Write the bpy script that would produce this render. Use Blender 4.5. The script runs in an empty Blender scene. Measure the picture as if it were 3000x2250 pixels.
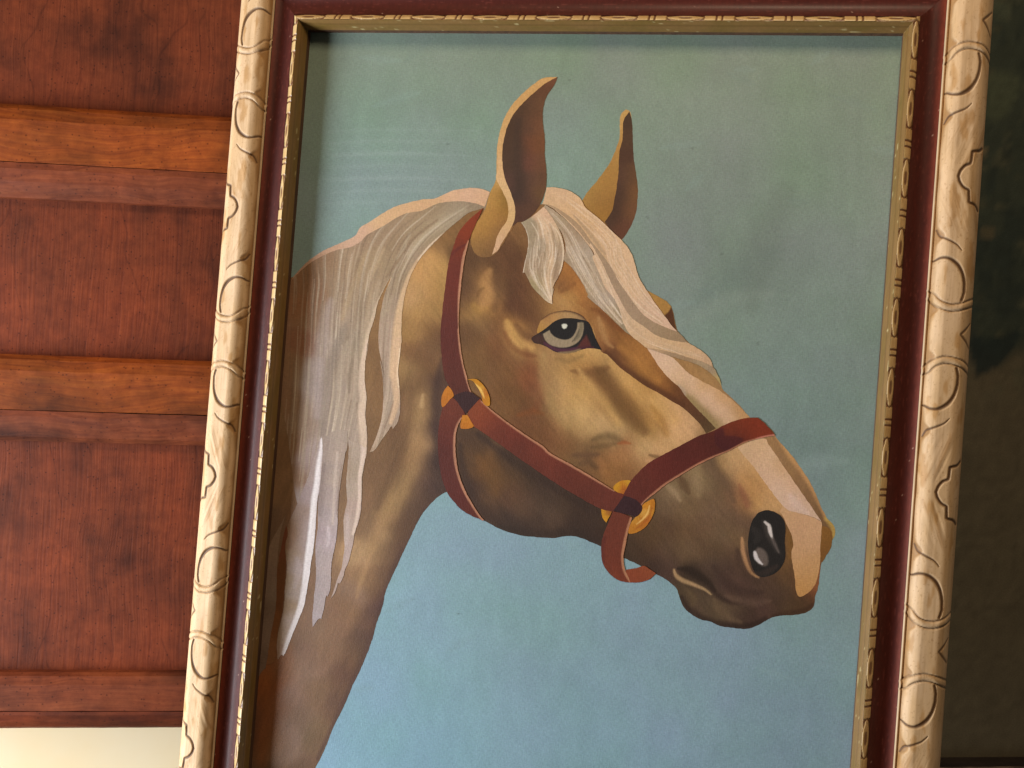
import bpy, math
import numpy as np
from mathutils import Matrix, Vector
from mathutils.geometry import delaunay_2d_cdt

# ------------------------------------------------------------------ camera, world, lamps
scene = bpy.context.scene
COL = scene.collection
ROLL = math.atan(0.0338)
CAM_POS = Vector((0, 0, 1.2))
cr_, sr_ = math.cos(ROLL), math.sin(ROLL)
CAM_M = Matrix(((cr_, -sr_, 0, CAM_POS.x), (0, 0, -1, CAM_POS.y), (sr_, cr_, 0, CAM_POS.z), (0, 0, 0, 1)))
camd = bpy.data.cameras.new('camera')
camd.sensor_width = 36.0
camd.lens = 36.0
camd.clip_start = 0.01
camd.clip_end = 50
cam = bpy.data.objects.new('camera', camd)
cam.matrix_world = CAM_M
COL.objects.link(cam)
scene.camera = cam

w = bpy.data.worlds.new('World')
scene.world = w
w.use_nodes = True
w.node_tree.nodes['Background'].inputs[0].default_value = (1.0, 0.93, 0.83, 1)
w.node_tree.nodes['Background'].inputs[1].default_value = 0.055
scene.view_settings.view_transform = 'Standard'
scene.view_settings.look = 'None'
scene.view_settings.exposure = -0.12
scene.view_settings.gamma = 1.0


def area_lamp(name, loc, target, size, size_y, power, color):
    l = bpy.data.lights.new(name, 'AREA')
    l.shape = 'RECTANGLE'
    l.size = size
    l.size_y = size_y
    l.energy = power
    l.color = color
    o = bpy.data.objects.new(name, l)
    o.location = loc
    o.rotation_euler = (Vector(target) - Vector(loc)).to_track_quat('-Z', 'Y').to_euler()
    COL.objects.link(o)
    return o


area_lamp('window_light', (-1.22, 0.38, 0.90), (-0.05, 0.75, 1.08), 0.45, 0.9, 36, (0.86, 0.93, 1.0))
area_lamp('ceiling_light', (0.10, -0.15, 2.2), (0.05, 0.75, 1.2), 0.3, 0.3, 9.0, (1.0, 0.80, 0.55))

# ------------------------------------------------------------------ helpers
P_UNIT = 0.0455          # one repeat of the beaded moulding, metres
F_PX = 3000.0


def rodr(v):
    v = np.array(v, float)
    th = np.linalg.norm(v)
    k = v / th
    K = np.array([[0, -k[2], k[1]], [k[2], 0, -k[0]], [-k[1], k[0], 0]])
    return np.eye(3) + math.sin(th) * K + (1 - math.cos(th)) * K @ K


RP = rodr((-0.0226, 0.1944, 0.0752))
TP = np.array((0.7255, 0.0, 15.5091))
HALF_W = 4.7518          # bead line half width, in repeats
TOP_Y = 5.6024           # bead line above the local origin
BOT_Y = -8.0
Z_CANVAS = -0.34


def cv2world(p):
    return CAM_M @ Vector((p[0], -p[1], -p[2]))


def px2canvas(P):
    """photo pixel -> canvas local x, y (metres)"""
    P = np.asarray(P, float)
    d = np.c_[(P[:, 0] - 1500) / F_PX, (P[:, 1] - 1125) / F_PX, np.ones(len(P))]
    dl = d @ RP
    tl = TP @ RP
    s = (tl[2] - Z_CANVAS) / dl[:, 2]
    q = dl * s[:, None] - tl
    return np.c_[q[:, 0], -q[:, 1]] * P_UNIT


def lin(c):
    c = np.asarray(c, float) / 255.0
    return np.where(c <= 0.04045, c / 12.92, ((c + 0.055) / 1.055) ** 2.4)


def link(name, me, parent=None, **props):
    o = bpy.data.objects.new(name, me)
    COL.objects.link(o)
    if parent is not None:
        o.parent = parent
    for k, v in props.items():
        o[k] = v
    return o


def mesh_np(name, V, F, mat, colors=None, relief=None, smooth=True):
    """V n x 3, F m x 3 or m x 4 arrays"""
    me = bpy.data.meshes.new(name)
    V = np.asarray(V, np.float32)
    F = np.asarray(F, np.int32)
    k = F.shape[1]
    me.vertices.add(len(V))
    me.vertices.foreach_set('co', V.ravel())
    me.loops.add(F.size)
    me.loops.foreach_set('vertex_index', F.ravel())
    me.polygons.add(len(F))
    me.polygons.foreach_set('loop_start', np.arange(0, F.size, k, dtype=np.int32))
    me.polygons.foreach_set('loop_total', np.full(len(F), k, np.int32))
    me.polygons.foreach_set('use_smooth', np.full(len(F), smooth, bool))
    if colors is not None:
        a = me.color_attributes.new('Pigment', 'FLOAT_COLOR', 'POINT')
        a.data.foreach_set('color', np.c_[colors, np.ones(len(V))].astype(np.float32).ravel())
    if relief is not None:
        a = me.attributes.new('Relief', 'FLOAT', 'POINT')
        a.data.foreach_set('value', np.asarray(relief, np.float32))
    me.update(calc_edges=True)
    me.validate()
    me.materials.append(mat)
    return me


rng = np.random.default_rng(7)
_perm = rng.random((256, 256))


def vnoise(x, y):
    x = np.asarray(x, float)
    y = np.asarray(y, float)
    xi = np.floor(x).astype(int)
    yi = np.floor(y).astype(int)
    fx = x - xi
    fy = y - yi
    fx = fx * fx * (3 - 2 * fx)
    fy = fy * fy * (3 - 2 * fy)
    a = _perm[xi & 255, yi & 255]
    b = _perm[(xi + 1) & 255, yi & 255]
    c = _perm[xi & 255, (yi + 1) & 255]
    d = _perm[(xi + 1) & 255, (yi + 1) & 255]
    return (a * (1 - fx) + b * fx) * (1 - fy) + (c * (1 - fx) + d * fx) * fy - 0.5


def fbm(x, y, n=4):
    r = 0
    for i in range(n):
        r = r + vnoise(x * 2 ** i + 17.3 * i, y * 2 ** i + 5.1 * i) / 2 ** i
    return r


# ------------------------------------------------------------------ painter's tools (photo pixels)
ZOOM = {1: (1200, 150, 2.765), 2: (800, 500, 2.765), 3: (1200, 750, 2.765), 4: (700, 1000, 2.765), 5: (700, 1600, 2.765),
        6: (1700, 700, 2.765), 7: (1700, 1250, 2.765), 8: (1250, 1250, 2.765), 9: (1150, 500, 3.6867), 10: (1550, 880, 5.53)}


def z(k, *pts):
    x0, y0, s = ZOOM[k]
    return [(x0 + p[0] / s, y0 + p[1] / s) + tuple(p[2:]) for p in pts]


def spline(pts, closed=True, step=5.0):
    """Catmull-Rom through pts; a third value of 1 marks a corner"""
    n = len(pts)
    X = np.array([p[:2] for p in pts], float)
    C = [len(p) > 2 and p[2] == 1 for p in pts]
    out = []
    m = n if closed else n - 1
    for i in range(m):
        p1, p2 = X[i], X[(i + 1) % n]
        p0 = X[(i - 1) % n] if (closed or i > 0) else p1
        p3 = X[(i + 2) % n] if (closed or i + 2 < n) else p2
        if C[i]:
            p0 = p1
        if C[(i + 1) % n]:
            p3 = p2
        L = np.linalg.norm(p2 - p1)
        k = max(1, int(L / step))
        t = np.arange(k)[:, None] / k
        out.append(0.5 * (2 * p1 + (p2 - p0) * t + (2 * p0 - 5 * p1 + 4 * p2 - p3) * t ** 2 + (3 * p1 - p0 - 3 * p2 + p3) * t ** 3))
    if not closed:
        out.append(X[-1:])
    return np.vstack(out)


def inside(P, poly):
    x, y = P[:, 0], P[:, 1]
    r = np.zeros(len(P), bool)
    a = poly
    b = np.roll(poly, -1, 0)
    for (x1, y1), (x2, y2) in zip(a, b):
        if y1 == y2:
            continue
        c = ((y1 > y) != (y2 > y))
        xs = x1 + (y - y1) * (x2 - x1) / (y2 - y1)
        r ^= c & (x < xs)
    return r


def dist_line(P, line, radii=None):
    """distance to polyline; with radii also the interpolated radius at the nearest point"""
    best = np.full(len(P), 1e18)
    rad = np.zeros(len(P))
    for i in range(len(line) - 1):
        a, b = line[i], line[i + 1]
        ab = b - a
        L2 = max(ab @ ab, 1e-9)
        t = np.clip(((P - a) @ ab) / L2, 0, 1)
        d = P - a - t[:, None] * ab
        d2 = (d * d).sum(1)
        m = d2 < best
        best[m] = d2[m]
        if radii is not None:
            rad[m] = (radii[i] + (radii[i + 1] - radii[i]) * t)[m]
    return np.sqrt(best), rad


def sstep(a, b, x):
    t = np.clip((x - a) / (b - a), 0, 1)
    return t * t * (3 - 2 * t)


def smp(k, txt):
    """'x y r g b; ...' samples in zoom k"""
    r = []
    x0, y0, s = ZOOM[k]
    for it in txt.split(';'):
        v = [float(q) for q in it.split()]
        if v:
            r.append((x0 + v[0] / s, y0 + v[1] / s, v[2], v[3], v[4]))
    return r


def field(P, samples, sigma=38.0):
    S = np.array(samples)
    C = lin(S[:, 2:5])
    num = np.zeros((len(P), 3))
    den = np.zeros(len(P))
    for i in range(len(S)):
        d2 = (P[:, 0] - S[i, 0]) ** 2 + (P[:, 1] - S[i, 1]) ** 2
        wgt = np.exp(-d2 / sigma ** 2) + 2e-3 / (1 + (d2 / (3 * sigma) ** 2) ** 1.5)
        num += wgt[:, None] * C[i]
        den += wgt
    return num / den[:, None]


def stroke(pts, r, col, op=1.0, soft=0.5):
    return ('L', pts, r, col, op, soft)


def patch(pts, col, feather=3.0, op=1.0):
    return ('A', pts, col, feather, op)


def apply_ops(P, Cc, ops):
    for o in ops:
        if o[0] == 'L':
            _, pts, r, col, op, soft = o
            line = spline(pts, False, 8.0)
            rr = np.atleast_1d(np.asarray(r, float))
            rad = np.interp(np.linspace(0, 1, len(line)), np.linspace(0, 1, len(rr)), rr) if len(rr) > 1 else np.full(len(line), rr[0])
            mx = rad.max() * (1 + soft) + 1.5
            m = (P[:, 0] > line[:, 0].min() - mx) & (P[:, 0] < line[:, 0].max() + mx) & (P[:, 1] > line[:, 1].min() - mx) & (P[:, 1] < line[:, 1].max() + mx)
            ix = np.nonzero(m)[0]
            if not len(ix):
                continue
            d, ra = dist_line(P[ix], line, rad)
            wd = np.maximum(ra * soft, 1.2)
            a = op * (1 - sstep(ra - wd, ra + wd, d))
        else:
            _, pts, col, fe, op = o
            poly = spline(pts, True, 8.0)
            m = (P[:, 0] > poly[:, 0].min() - fe) & (P[:, 0] < poly[:, 0].max() + fe) & (P[:, 1] > poly[:, 1].min() - fe) & (P[:, 1] < poly[:, 1].max() + fe)
            ix = np.nonzero(m)[0]
            if not len(ix):
                continue
            d, _ = dist_line(P[ix], np.vstack([poly, poly[:1]]))
            sd = np.where(inside(P[ix], poly), -d, d)
            a = op * (1 - sstep(-fe, fe, sd))
        if isinstance(col, list):
            cc = field(P[ix], col, 60.0)
        else:
            cc = lin(col)
        Cc[ix] += a[:, None] * (cc - Cc[ix])
    return Cc


LAYER = [0]
TONE = np.array((1.0, 1.0, 1.0))
MIDTONE = np.array((0.33, 0.22, 0.115))


def painted(name, outline, parent, mat, base, ops=(), grid=4.0, sigma=38.0, streak=None, rough=0.05, label=None, dab=0.0, depth=1.0):
    """a coat of paint with its own outline, laid a fraction of a millimetre over the one below"""
    LAYER[0] += 1
    poly = spline(outline, True, max(2.0, grid))
    wob = min(1.4, 0.45 * grid)
    poly = poly + wob * np.c_[fbm(poly[:, 0] / 9, poly[:, 1] / 9, 2), fbm(poly[:, 0] / 9 + 50, poly[:, 1] / 9 + 20, 2)]
    lo, hi = poly.min(0), poly.max(0)
    gx, gy = np.meshgrid(np.arange(lo[0] + grid / 2, hi[0], grid), np.arange(lo[1] + grid / 2, hi[1], grid))
    gx[1::2] += grid / 2
    G = np.c_[gx.ravel(), gy.ravel()]
    G = G[inside(G, poly)]
    allp = np.vstack([poly, G])
    n = len(poly)
    vs, _, fs, *_ = delaunay_2d_cdt([Vector(p) for p in allp], [], [list(range(n))], 1, 1e-4)
    P = np.array([(v.x, v.y) for v in vs])
    F = np.array([f for f in fs if len(f) == 3], np.int32)
    if isinstance(base, list):
        C = field(P, base, sigma)
    else:
        C = np.tile(lin(base), (len(P), 1))
    C = apply_ops(P, C, ops)
    rel = np.zeros(len(P))
    if streak is not None:
        st = streak(P)
        C *= (1 + st[0])[:, None]
        rel = st[1]
    bl = fbm(P[:, 0] / 30, P[:, 1] / 60, 3)
    C *= (1 + rough * bl)[:, None]
    if dab:      # short bristle marks laid along the form
        sx = np.where(P[:, 0] > 1240, P[:, 0] * 0.80 - P[:, 1] * 0.60, P[:, 0] * 0.93 + P[:, 1] * 0.36)
        sy = np.where(P[:, 0] > 1240, P[:, 0] * 0.60 + P[:, 1] * 0.80, -P[:, 0] * 0.36 + P[:, 1] * 0.93)
        st = vnoise(sx / 5.5, sy / 38) + 0.8 * vnoise(sx / 11 + 4, sy / 90 + 2) + 0.5 * vnoise(P[:, 0] / 5, P[:, 1] / 60)
        C *= (1 + dab * st)[:, None] * np.c_[1 + 0.25 * dab * fbm(sx / 40, sy / 60 + 3, 2), np.ones(len(P)), 1 - 0.5 * dab * fbm(sx / 30 + 8, sy / 50, 2)]
        rel = rel + 0.0004 * st
    if depth != 1.0:
        C = MIDTONE * (C / MIDTONE) ** depth
    C = np.clip(C * TONE, 0.003, 0.9)
    L = px2canvas(P)
    V = np.c_[L, np.full(len(P), Z_CANVAS * P_UNIT + LAYER[0] * 0.000012)]
    F = F[:, ::-1] if np.cross(np.append(L[F[0, 1]] - L[F[0, 0]], 0), np.append(L[F[0, 2]] - L[F[0, 0]], 0))[2] < 0 else F
    # consistent winding
    a = L[F[:, 1]] - L[F[:, 0]]
    b = L[F[:, 2]] - L[F[:, 0]]
    neg = (a[:, 0] * b[:, 1] - a[:, 1] * b[:, 0]) < 0
    F[neg] = F[neg][:, ::-1]
    o = link(name, mesh_np(name, V, F, mat, C, rel, False), parent)
    if label:
        o['label'] = label
    return o


# ------------------------------------------------------------------ materials
def new_mat(name):
    m = bpy.data.materials.new(name)
    m.use_nodes = True
    nt = m.node_tree
    b = nt.nodes['Principled BSDF']
    return m, nt, b


def nd(nt, t, **kw):
    n = nt.nodes.new(t)
    for k, v in kw.items():
        if k in n.inputs:
            n.inputs[k].default_value = v
        else:
            setattr(n, k, v)
    return n


def ramp(nt, stops):
    r = nt.nodes.new('ShaderNodeValToRGB')
    el = r.color_ramp.elements
    while len(el) < len(stops):
        el.new(0.5)
    for e, (p, c) in zip(el, stops):
        e.position = p
        e.color = (*c, 1)
    return r


def paint_material():
    m, nt, b = new_mat('oil_paint')
    L = nt.links.new
    at = nd(nt, 'ShaderNodeAttribute', attribute_name='Pigment')
    re = nd(nt, 'ShaderNodeAttribute', attribute_name='Relief')
    tc = nd(nt, 'ShaderNodeTexCoord')
    mp = nd(nt, 'ShaderNodeMapping')
    mp.inputs['Scale'].default_value = (1500, 330, 900)
    L(tc.outputs['Object'], mp.inputs[0])
    weave = nd(nt, 'ShaderNodeTexNoise', Scale=1.0, Detail=2.0, Roughness=0.6)
    L(mp.outputs[0], weave.inputs['Vector'])
    mp2 = nd(nt, 'ShaderNodeMapping')
    mp2.inputs['Scale'].default_value = (420, 1300, 900)
    L(tc.outputs['Object'], mp2.inputs[0])
    weave2 = nd(nt, 'ShaderNodeTexNoise', Scale=1.0, Detail=2.0, Roughness=0.6)
    L(mp2.outputs[0], weave2.inputs['Vector'])
    ad = nd(nt, 'ShaderNodeMath', operation='ADD')
    L(weave.outputs[0], ad.inputs[0])
    L(weave2.outputs[0], ad.inputs[1])
    mr = nd(nt, 'ShaderNodeMapRange')
    mr.inputs['From Min'].default_value = 0.6
    mr.inputs['From Max'].default_value = 1.4
    mr.inputs['To Min'].default_value = 0.83
    mr.inputs['To Max'].default_value = 1.17
    L(ad.outputs[0], mr.inputs['Value'])
    mot = nd(nt, 'ShaderNodeTexNoise', Scale=900.0, Detail=1.0)
    L(tc.outputs['Object'], mot.inputs['Vector'])
    mix = nd(nt, 'ShaderNodeMix', data_type='RGBA', blend_type='MULTIPLY')
    mix.inputs['Factor'].default_value = 1.0
    L(at.outputs['Color'], mix.inputs['A'])
    L(mr.outputs[0], mix.inputs['B'])
    mix2 = nd(nt, 'ShaderNodeMix', data_type='RGBA', blend_type='OVERLAY')
    mix2.inputs['Factor'].default_value = 0.055
    L(mix.outputs['Result'], mix2.inputs['A'])
    L(mot.outputs['Color'], mix2.inputs['B'])
    L(mix2.outputs['Result'], b.inputs['Base Color'])
    b.inputs['Roughness'].default_value = 0.5
    b.inputs['Specular IOR Level'].default_value = 0.3
    bp = nd(nt, 'ShaderNodeBump', Strength=0.25, Distance=0.0004)
    L(ad.outputs[0], bp.inputs['Height'])
    bp2 = nd(nt, 'ShaderNodeBump', Strength=0.6, Distance=0.0012)
    L(re.outputs['Fac'], bp2.inputs['Height'])
    L(bp.outputs[0], bp2.inputs['Normal'])
    L(bp2.outputs[0], b.inputs['Normal'])
    return m


def attr_material(name, rough, spec, mott=0.12, scale=(260, 260, 260), coat=0.0):
    """colours from the carved piece's own stain, broken up by fine grain"""
    m, nt, b = new_mat(name)
    L = nt.links.new
    at = nd(nt, 'ShaderNodeAttribute', attribute_name='Pigment')
    tc = nd(nt, 'ShaderNodeTexCoord')
    mp = nd(nt, 'ShaderNodeMapping')
    mp.inputs['Scale'].default_value = scale
    L(tc.outputs['Object'], mp.inputs[0])
    n = nd(nt, 'ShaderNodeTexNoise', Scale=1.0, Detail=5.0, Roughness=0.65)
    L(mp.outputs[0], n.inputs['Vector'])
    mr = nd(nt, 'ShaderNodeMapRange')
    mr.inputs['From Min'].default_value = 0.3
    mr.inputs['From Max'].default_value = 0.7
    mr.inputs['To Min'].default_value = 1 - mott
    mr.inputs['To Max'].default_value = 1 + mott
    L(n.outputs[0], mr.inputs['Value'])
    mix = nd(nt, 'ShaderNodeMix', data_type='RGBA', blend_type='MULTIPLY')
    mix.inputs['Factor'].default_value = 1.0
    L(at.outputs['Color'], mix.inputs['A'])
    L(mr.outputs[0], mix.inputs['B'])
    L(mix.outputs['Result'], b.inputs['Base Color'])
    b.inputs['Roughness'].default_value = rough
    b.inputs['Specular IOR Level'].default_value = spec
    b.inputs['Coat Weight'].default_value = coat
    b.inputs['Coat Roughness'].default_value = 0.25
    bp = nd(nt, 'ShaderNodeBump', Strength=0.15, Distance=0.0005)
    L(n.outputs[0], bp.inputs['Height'])
    L(bp.outputs[0], b.inputs['Normal'])
    return m


def wood_material(name, dark, mid, light, vertical, offset=0.0):
    m, nt, b = new_mat(name)
    L = nt.links.new
    tc = nd(nt, 'ShaderNodeTexCoord')
    mp = nd(nt, 'ShaderNodeMapping')
    mp.inputs['Location'].default_value = (offset, offset * 0.7, offset * 1.3)
    mp.inputs['Scale'].default_value = (620, 60, 11) if vertical else (11, 60, 420)
    L(tc.outputs['Object'], mp.inputs[0])
    warp = nd(nt, 'ShaderNodeTexNoise', Scale=9.0, Detail=2.0)
    mpw = nd(nt, 'ShaderNodeMapping')
    mpw.inputs['Location'].default_value = (offset, 0, offset)
    L(tc.outputs['Object'], mpw.inputs[0])
    L(mpw.outputs[0], warp.inputs['Vector'])
    addv = nd(nt, 'ShaderNodeMix', data_type='VECTOR')
    addv.inputs['Factor'].default_value = 0.0
    va = nd(nt, 'ShaderNodeVectorMath', operation='MULTIPLY_ADD')
    va.inputs[1].default_value = (9, 5, 1.2) if vertical else (1.2, 5, 14)
    L(warp.outputs['Color'], va.inputs[0])
    L(mp.outputs[0], va.inputs[2])
    g = nd(nt, 'ShaderNodeTexNoise', Scale=1.0, Detail=6.0, Roughness=0.62)
    L(va.outputs[0], g.inputs['Vector'])
    r = ramp(nt, [(0.22, dark), (0.5, mid), (0.80, light)])
    L(g.outputs[0], r.inputs[0])
    # broad smudges of darker stain
    mp3 = nd(nt, 'ShaderNodeMapping')
    mp3.inputs['Location'].default_value = (offset * 2, 0, offset)
    mp3.inputs['Scale'].default_value = (15, 15, 10) if vertical else (9, 15, 26)
    L(tc.outputs['Object'], mp3.inputs[0])
    sm = nd(nt, 'ShaderNodeTexNoise', Scale=1.0, Detail=3.0, Roughness=0.55)
    L(mp3.outputs[0], sm.inputs['Vector'])
    rs = ramp(nt, [(0.30, (0.38, 0.40, 0.48)), (0.46, (0.92, 0.92, 0.92)), (0.66, (1.22, 1.14, 1.05))])
    L(sm.outputs[0], rs.inputs[0])
    mx = nd(nt, 'ShaderNodeMix', data_type='RGBA', blend_type='MULTIPLY')
    mx.inputs['Factor'].default_value = 1.0
    L(r.outputs[0], mx.inputs['A'])
    L(rs.outputs[0], mx.inputs['B'])
    # pores and fly specks
    vo = nd(nt, 'ShaderNodeTexVoronoi', Scale=210.0)
    L(tc.outputs['Object'], vo.inputs['Vector'])
    rv = ramp(nt, [(0.08, (0.35, 0.3, 0.3)), (0.20, (1, 1, 1))])
    L(vo.outputs['Distance'], rv.inputs[0])
    mx2 = nd(nt, 'ShaderNodeMix', data_type='RGBA', blend_type='MULTIPLY')
    mx2.inputs['Factor'].default_value = 0.8
    L(mx.outputs['Result'], mx2.inputs['A'])
    L(rv.outputs[0], mx2.inputs['B'])
    # cracks along the grain
    mp4 = nd(nt, 'ShaderNodeMapping')
    mp4.inputs['Location'].default_value = (offset, 3, offset)
    mp4.inputs['Scale'].default_value = (55, 20, 4.5) if vertical else (4.5, 20, 90)
    L(tc.outputs['Object'], mp4.inputs[0])
    va2 = nd(nt, 'ShaderNodeVectorMath', operation='MULTIPLY_ADD')
    va2.inputs[1].default_value = (2.5, 2, 1)
    L(warp.outputs['Color'], va2.inputs[0])
    L(mp4.outputs[0], va2.inputs[2])
    v2 = nd(nt, 'ShaderNodeTexVoronoi', feature='DISTANCE_TO_EDGE', Scale=0.55)
    L(va2.outputs[0], v2.inputs['Vector'])
    rc = ramp(nt, [(0.0, (0.45, 0.4, 0.4)), (0.012, (1, 1, 1))])
    L(v2.outputs['Distance'], rc.inputs[0])
    mx3 = nd(nt, 'ShaderNodeMix', data_type='RGBA', blend_type='MULTIPLY')
    mx3.inputs['Factor'].default_value = 0.5 if vertical else 0.2
    L(mx2.outputs['Result'], mx3.inputs['A'])
    L(rc.outputs[0], mx3.inputs['B'])
    bl = nd(nt, 'ShaderNodeTexNoise', Scale=70.0, Detail=4.0, Roughness=0.7)
    L(mpw.outputs[0], bl.inputs['Vector'])
    rb = ramp(nt, [(0.3, (0.74, 0.70, 0.70)), (0.7, (1.25, 1.28, 1.28))])
    L(bl.outputs[0], rb.inputs[0])
    mx4 = nd(nt, 'ShaderNodeMix', data_type='RGBA', blend_type='MULTIPLY')
    mx4.inputs['Factor'].default_value = 1.0
    L(mx3.outputs['Result'], mx4.inputs['A'])
    L(rb.outputs[0], mx4.inputs['B'])
    L(mx4.outputs['Result'], b.inputs['Base Color'])
    b.inputs['Roughness'].default_value = 0.6
    b.inputs['Specular IOR Level'].default_value = 0.2
    bp = nd(nt, 'ShaderNodeBump', Strength=0.3, Distance=0.0008)
    L(g.outputs[0], bp.inputs['Height'])
    L(bp.outputs[0], b.inputs['Normal'])
    return m


def plain_noise(name, stops, scale, rough=0.8, mapping=(1, 1, 1), detail=5, bump=0.1):
    m, nt, b = new_mat(name)
    L = nt.links.new
    tc = nd(nt, 'ShaderNodeTexCoord')
    mp = nd(nt, 'ShaderNodeMapping')
    mp.inputs['Scale'].default_value = mapping
    L(tc.outputs['Object'], mp.inputs[0])
    n = nd(nt, 'ShaderNodeTexNoise', Scale=scale, Detail=detail, Roughness=0.6)
    L(mp.outputs[0], n.inputs['Vector'])
    r = ramp(nt, stops)
    L(n.outputs[0], r.inputs[0])
    L(r.outputs[0], b.inputs['Base Color'])
    b.inputs['Roughness'].default_value = rough
    bp = nd(nt, 'ShaderNodeBump', Strength=bump, Distance=0.001)
    L(n.outputs[0], bp.inputs['Height'])
    L(bp.outputs[0], b.inputs['Normal'])
    return m


M_PAINT = paint_material()
M_CARVED = attr_material('cream_carved_wood', 0.55, 0.28, 0.10, (240, 60, 240))
M_BEAD = attr_material('gilt_bead', 0.4, 0.4, 0.10)
M_LIP = attr_material('gilt_lip', 0.38, 0.45, 0.10, (300, 80, 300))
M_COVE = attr_material('maroon_lacquer', 0.5, 0.22, 0.2, (500, 160, 500), 0.06)

# ------------------------------------------------------------------ the wall behind everything
BASE_D = 0.86
YAW = math.atan2(3000, 27415)
Hd = Vector((math.cos(YAW), math.sin(YAW), 0))
Nd = Vector((math.sin(YAW), -math.cos(YAW), 0))
CAB0 = cv2world(np.array(((330 - 1500) / F_PX, 0, 1)) * BASE_D)


def px2plane(x, y, out=0.0):
    """photo pixel -> (along, up) on the cabinet's front plane moved out metres towards the viewer"""
    d = cv2world(((x - 1500) / F_PX, (y - 1125) / F_PX, 1)) - CAM_POS
    o = CAB0 + Nd * out
    s = (o - CAM_POS).dot(Nd) / d.dot(Nd)
    q = CAM_POS + d * s - CAB0
    return q.dot(Hd), q.z


def box(x0, x1, y0, y1, z0, z1):
    V = [(x, y, zz) for x in (x0, x1) for y in (y0, y1) for zz in (z0, z1)]
    F = [(0, 1, 3, 2), (4, 6, 7, 5), (0, 4, 5, 1), (2, 3, 7, 6), (0, 2, 6, 4), (1, 5, 7, 3)]
    return V, F


def extrude(profile, x0, x1, nseg=40, wob=0.0, seed=0):
    """closed profile of (y, z) swept along x; wob roughens it a little"""
    n = len(profile)
    xs = np.linspace(x0, x1, nseg + 1)
    V, F = [], []
    for i, x in enumerate(xs):
        for j, (y, zz) in enumerate(profile):
            q = wob * vnoise(np.array([x * 90 + seed * 9.1]), np.array([j * 3.7 + seed]))[0]
            V.append((x, y + q, zz + q))
    for i in range(nseg):
        for j in range(n):
            k = (j + 1) % n
            F.append((i * n + j, (i + 1) * n + j, (i + 1) * n + k, i * n + k))
    me_caps = [tuple(range(n - 1, -1, -1)), tuple(nseg * n + j for j in range(n))]
    return V, F + me_caps


def py_mesh(name, V, F, mat, smooth=False):
    me = bpy.data.meshes.new(name)
    me.from_pydata([tuple(v) for v in V], [], F)
    me.update()
    for p in me.polygons:
        p.use_smooth = smooth
    me.materials.append(mat)
    return me


M_WALL = plain_noise('cream_plaster', [(0.3, tuple(lin((255, 224, 172)))), (0.7, tuple(lin((255, 232, 192))))], 7.0, 0.85)
V, F = box(-1.4, 1.8, 0.10, 0.20, -1.0, 1.3)
wall = link('wall', py_mesh('wall', V, F, M_WALL), None, kind='structure', label='cream plastered wall lit below the wooden cabinet')
wall.matrix_world = Matrix.Translation(CAB0) @ Matrix.Rotation(YAW, 4, 'Z')

# ------------------------------------------------------------------ the wooden cabinet on the left
cab = link('wooden_cabinet', None, None, label='reddish brown wooden cabinet front with moulded rails behind the picture frame', category='cabinet')
cab.matrix_world = Matrix.Translation(CAB0) @ Matrix.Rotation(YAW, 4, 'Z')


def zz(y, x=250, out=0.0):
    return px2plane(x, y, out)[1]


XL = -0.62
XR = px2plane(1350, 1125)[0]
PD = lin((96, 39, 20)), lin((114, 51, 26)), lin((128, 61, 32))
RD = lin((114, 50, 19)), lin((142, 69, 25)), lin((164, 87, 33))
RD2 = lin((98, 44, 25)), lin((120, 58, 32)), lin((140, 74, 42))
spans = [(-360, 340), (575, 1060), (1285, 1985)]
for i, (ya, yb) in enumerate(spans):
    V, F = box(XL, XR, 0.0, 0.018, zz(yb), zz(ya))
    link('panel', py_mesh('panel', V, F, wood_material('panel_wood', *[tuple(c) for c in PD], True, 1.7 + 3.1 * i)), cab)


def rail(ytop, ymid, ylow, ybot, out, k, matu, matl, flat=False):
    zt, zm, zl, zb = zz(ytop, out=out * 0.5), zz(ymid, out=out), zz(ylow, out=out), zz(ybot, out=out * 0.6)
    hb = 0.0
    # upper piece: a bevel that looks up, then a flat face
    d = zt - zm
    prof = [(0.010, zt), (-out * 0.45, zt - 0.0008), (-out * 0.72, zt - 0.1 * d), (-out * 0.97, zt - 0.30 * d), (-out, zt - 0.45 * d), (-out, zm + 0.0004), (-out + 0.0004, zm), (0.010, zm)]
    V, F = extrude(prof, XL, XR, 60, 0.0004, k)
    r = link('rail', py_mesh('rail', V, F, matu), cab)
    e = zm - zb
    o2 = out - 0.0005
    prof = [(0.010, zm - 0.0003), (-o2, zm - 0.0006), (-o2 - 0.0004, zm - 0.2 * e), (-o2 * 0.9, zm - 0.55 * e), (-o2 * 0.68, zm - 0.85 * e), (-o2 * 0.45, zb), (0.010, zb)]
    V, F = extrude(prof, XL, XR, 60, 0.0004, k + 5)
    link('moulding', py_mesh('moulding', V, F, matl), r)  # darker wood than the rail above, downward-facing shade put into its colour


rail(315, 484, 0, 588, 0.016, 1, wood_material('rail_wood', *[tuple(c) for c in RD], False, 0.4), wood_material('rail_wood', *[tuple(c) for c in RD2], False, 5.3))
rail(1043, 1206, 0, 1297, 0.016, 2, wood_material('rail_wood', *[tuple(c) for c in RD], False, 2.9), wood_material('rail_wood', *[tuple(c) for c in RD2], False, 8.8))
rail(1967, 2084, 0, 2135, 0.014, 3, wood_material('rail_wood', *[tuple(c) for c in RD2], False, 6.6), wood_material('rail_wood', *[tuple(c) for c in PD], False, 3.8))

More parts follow.
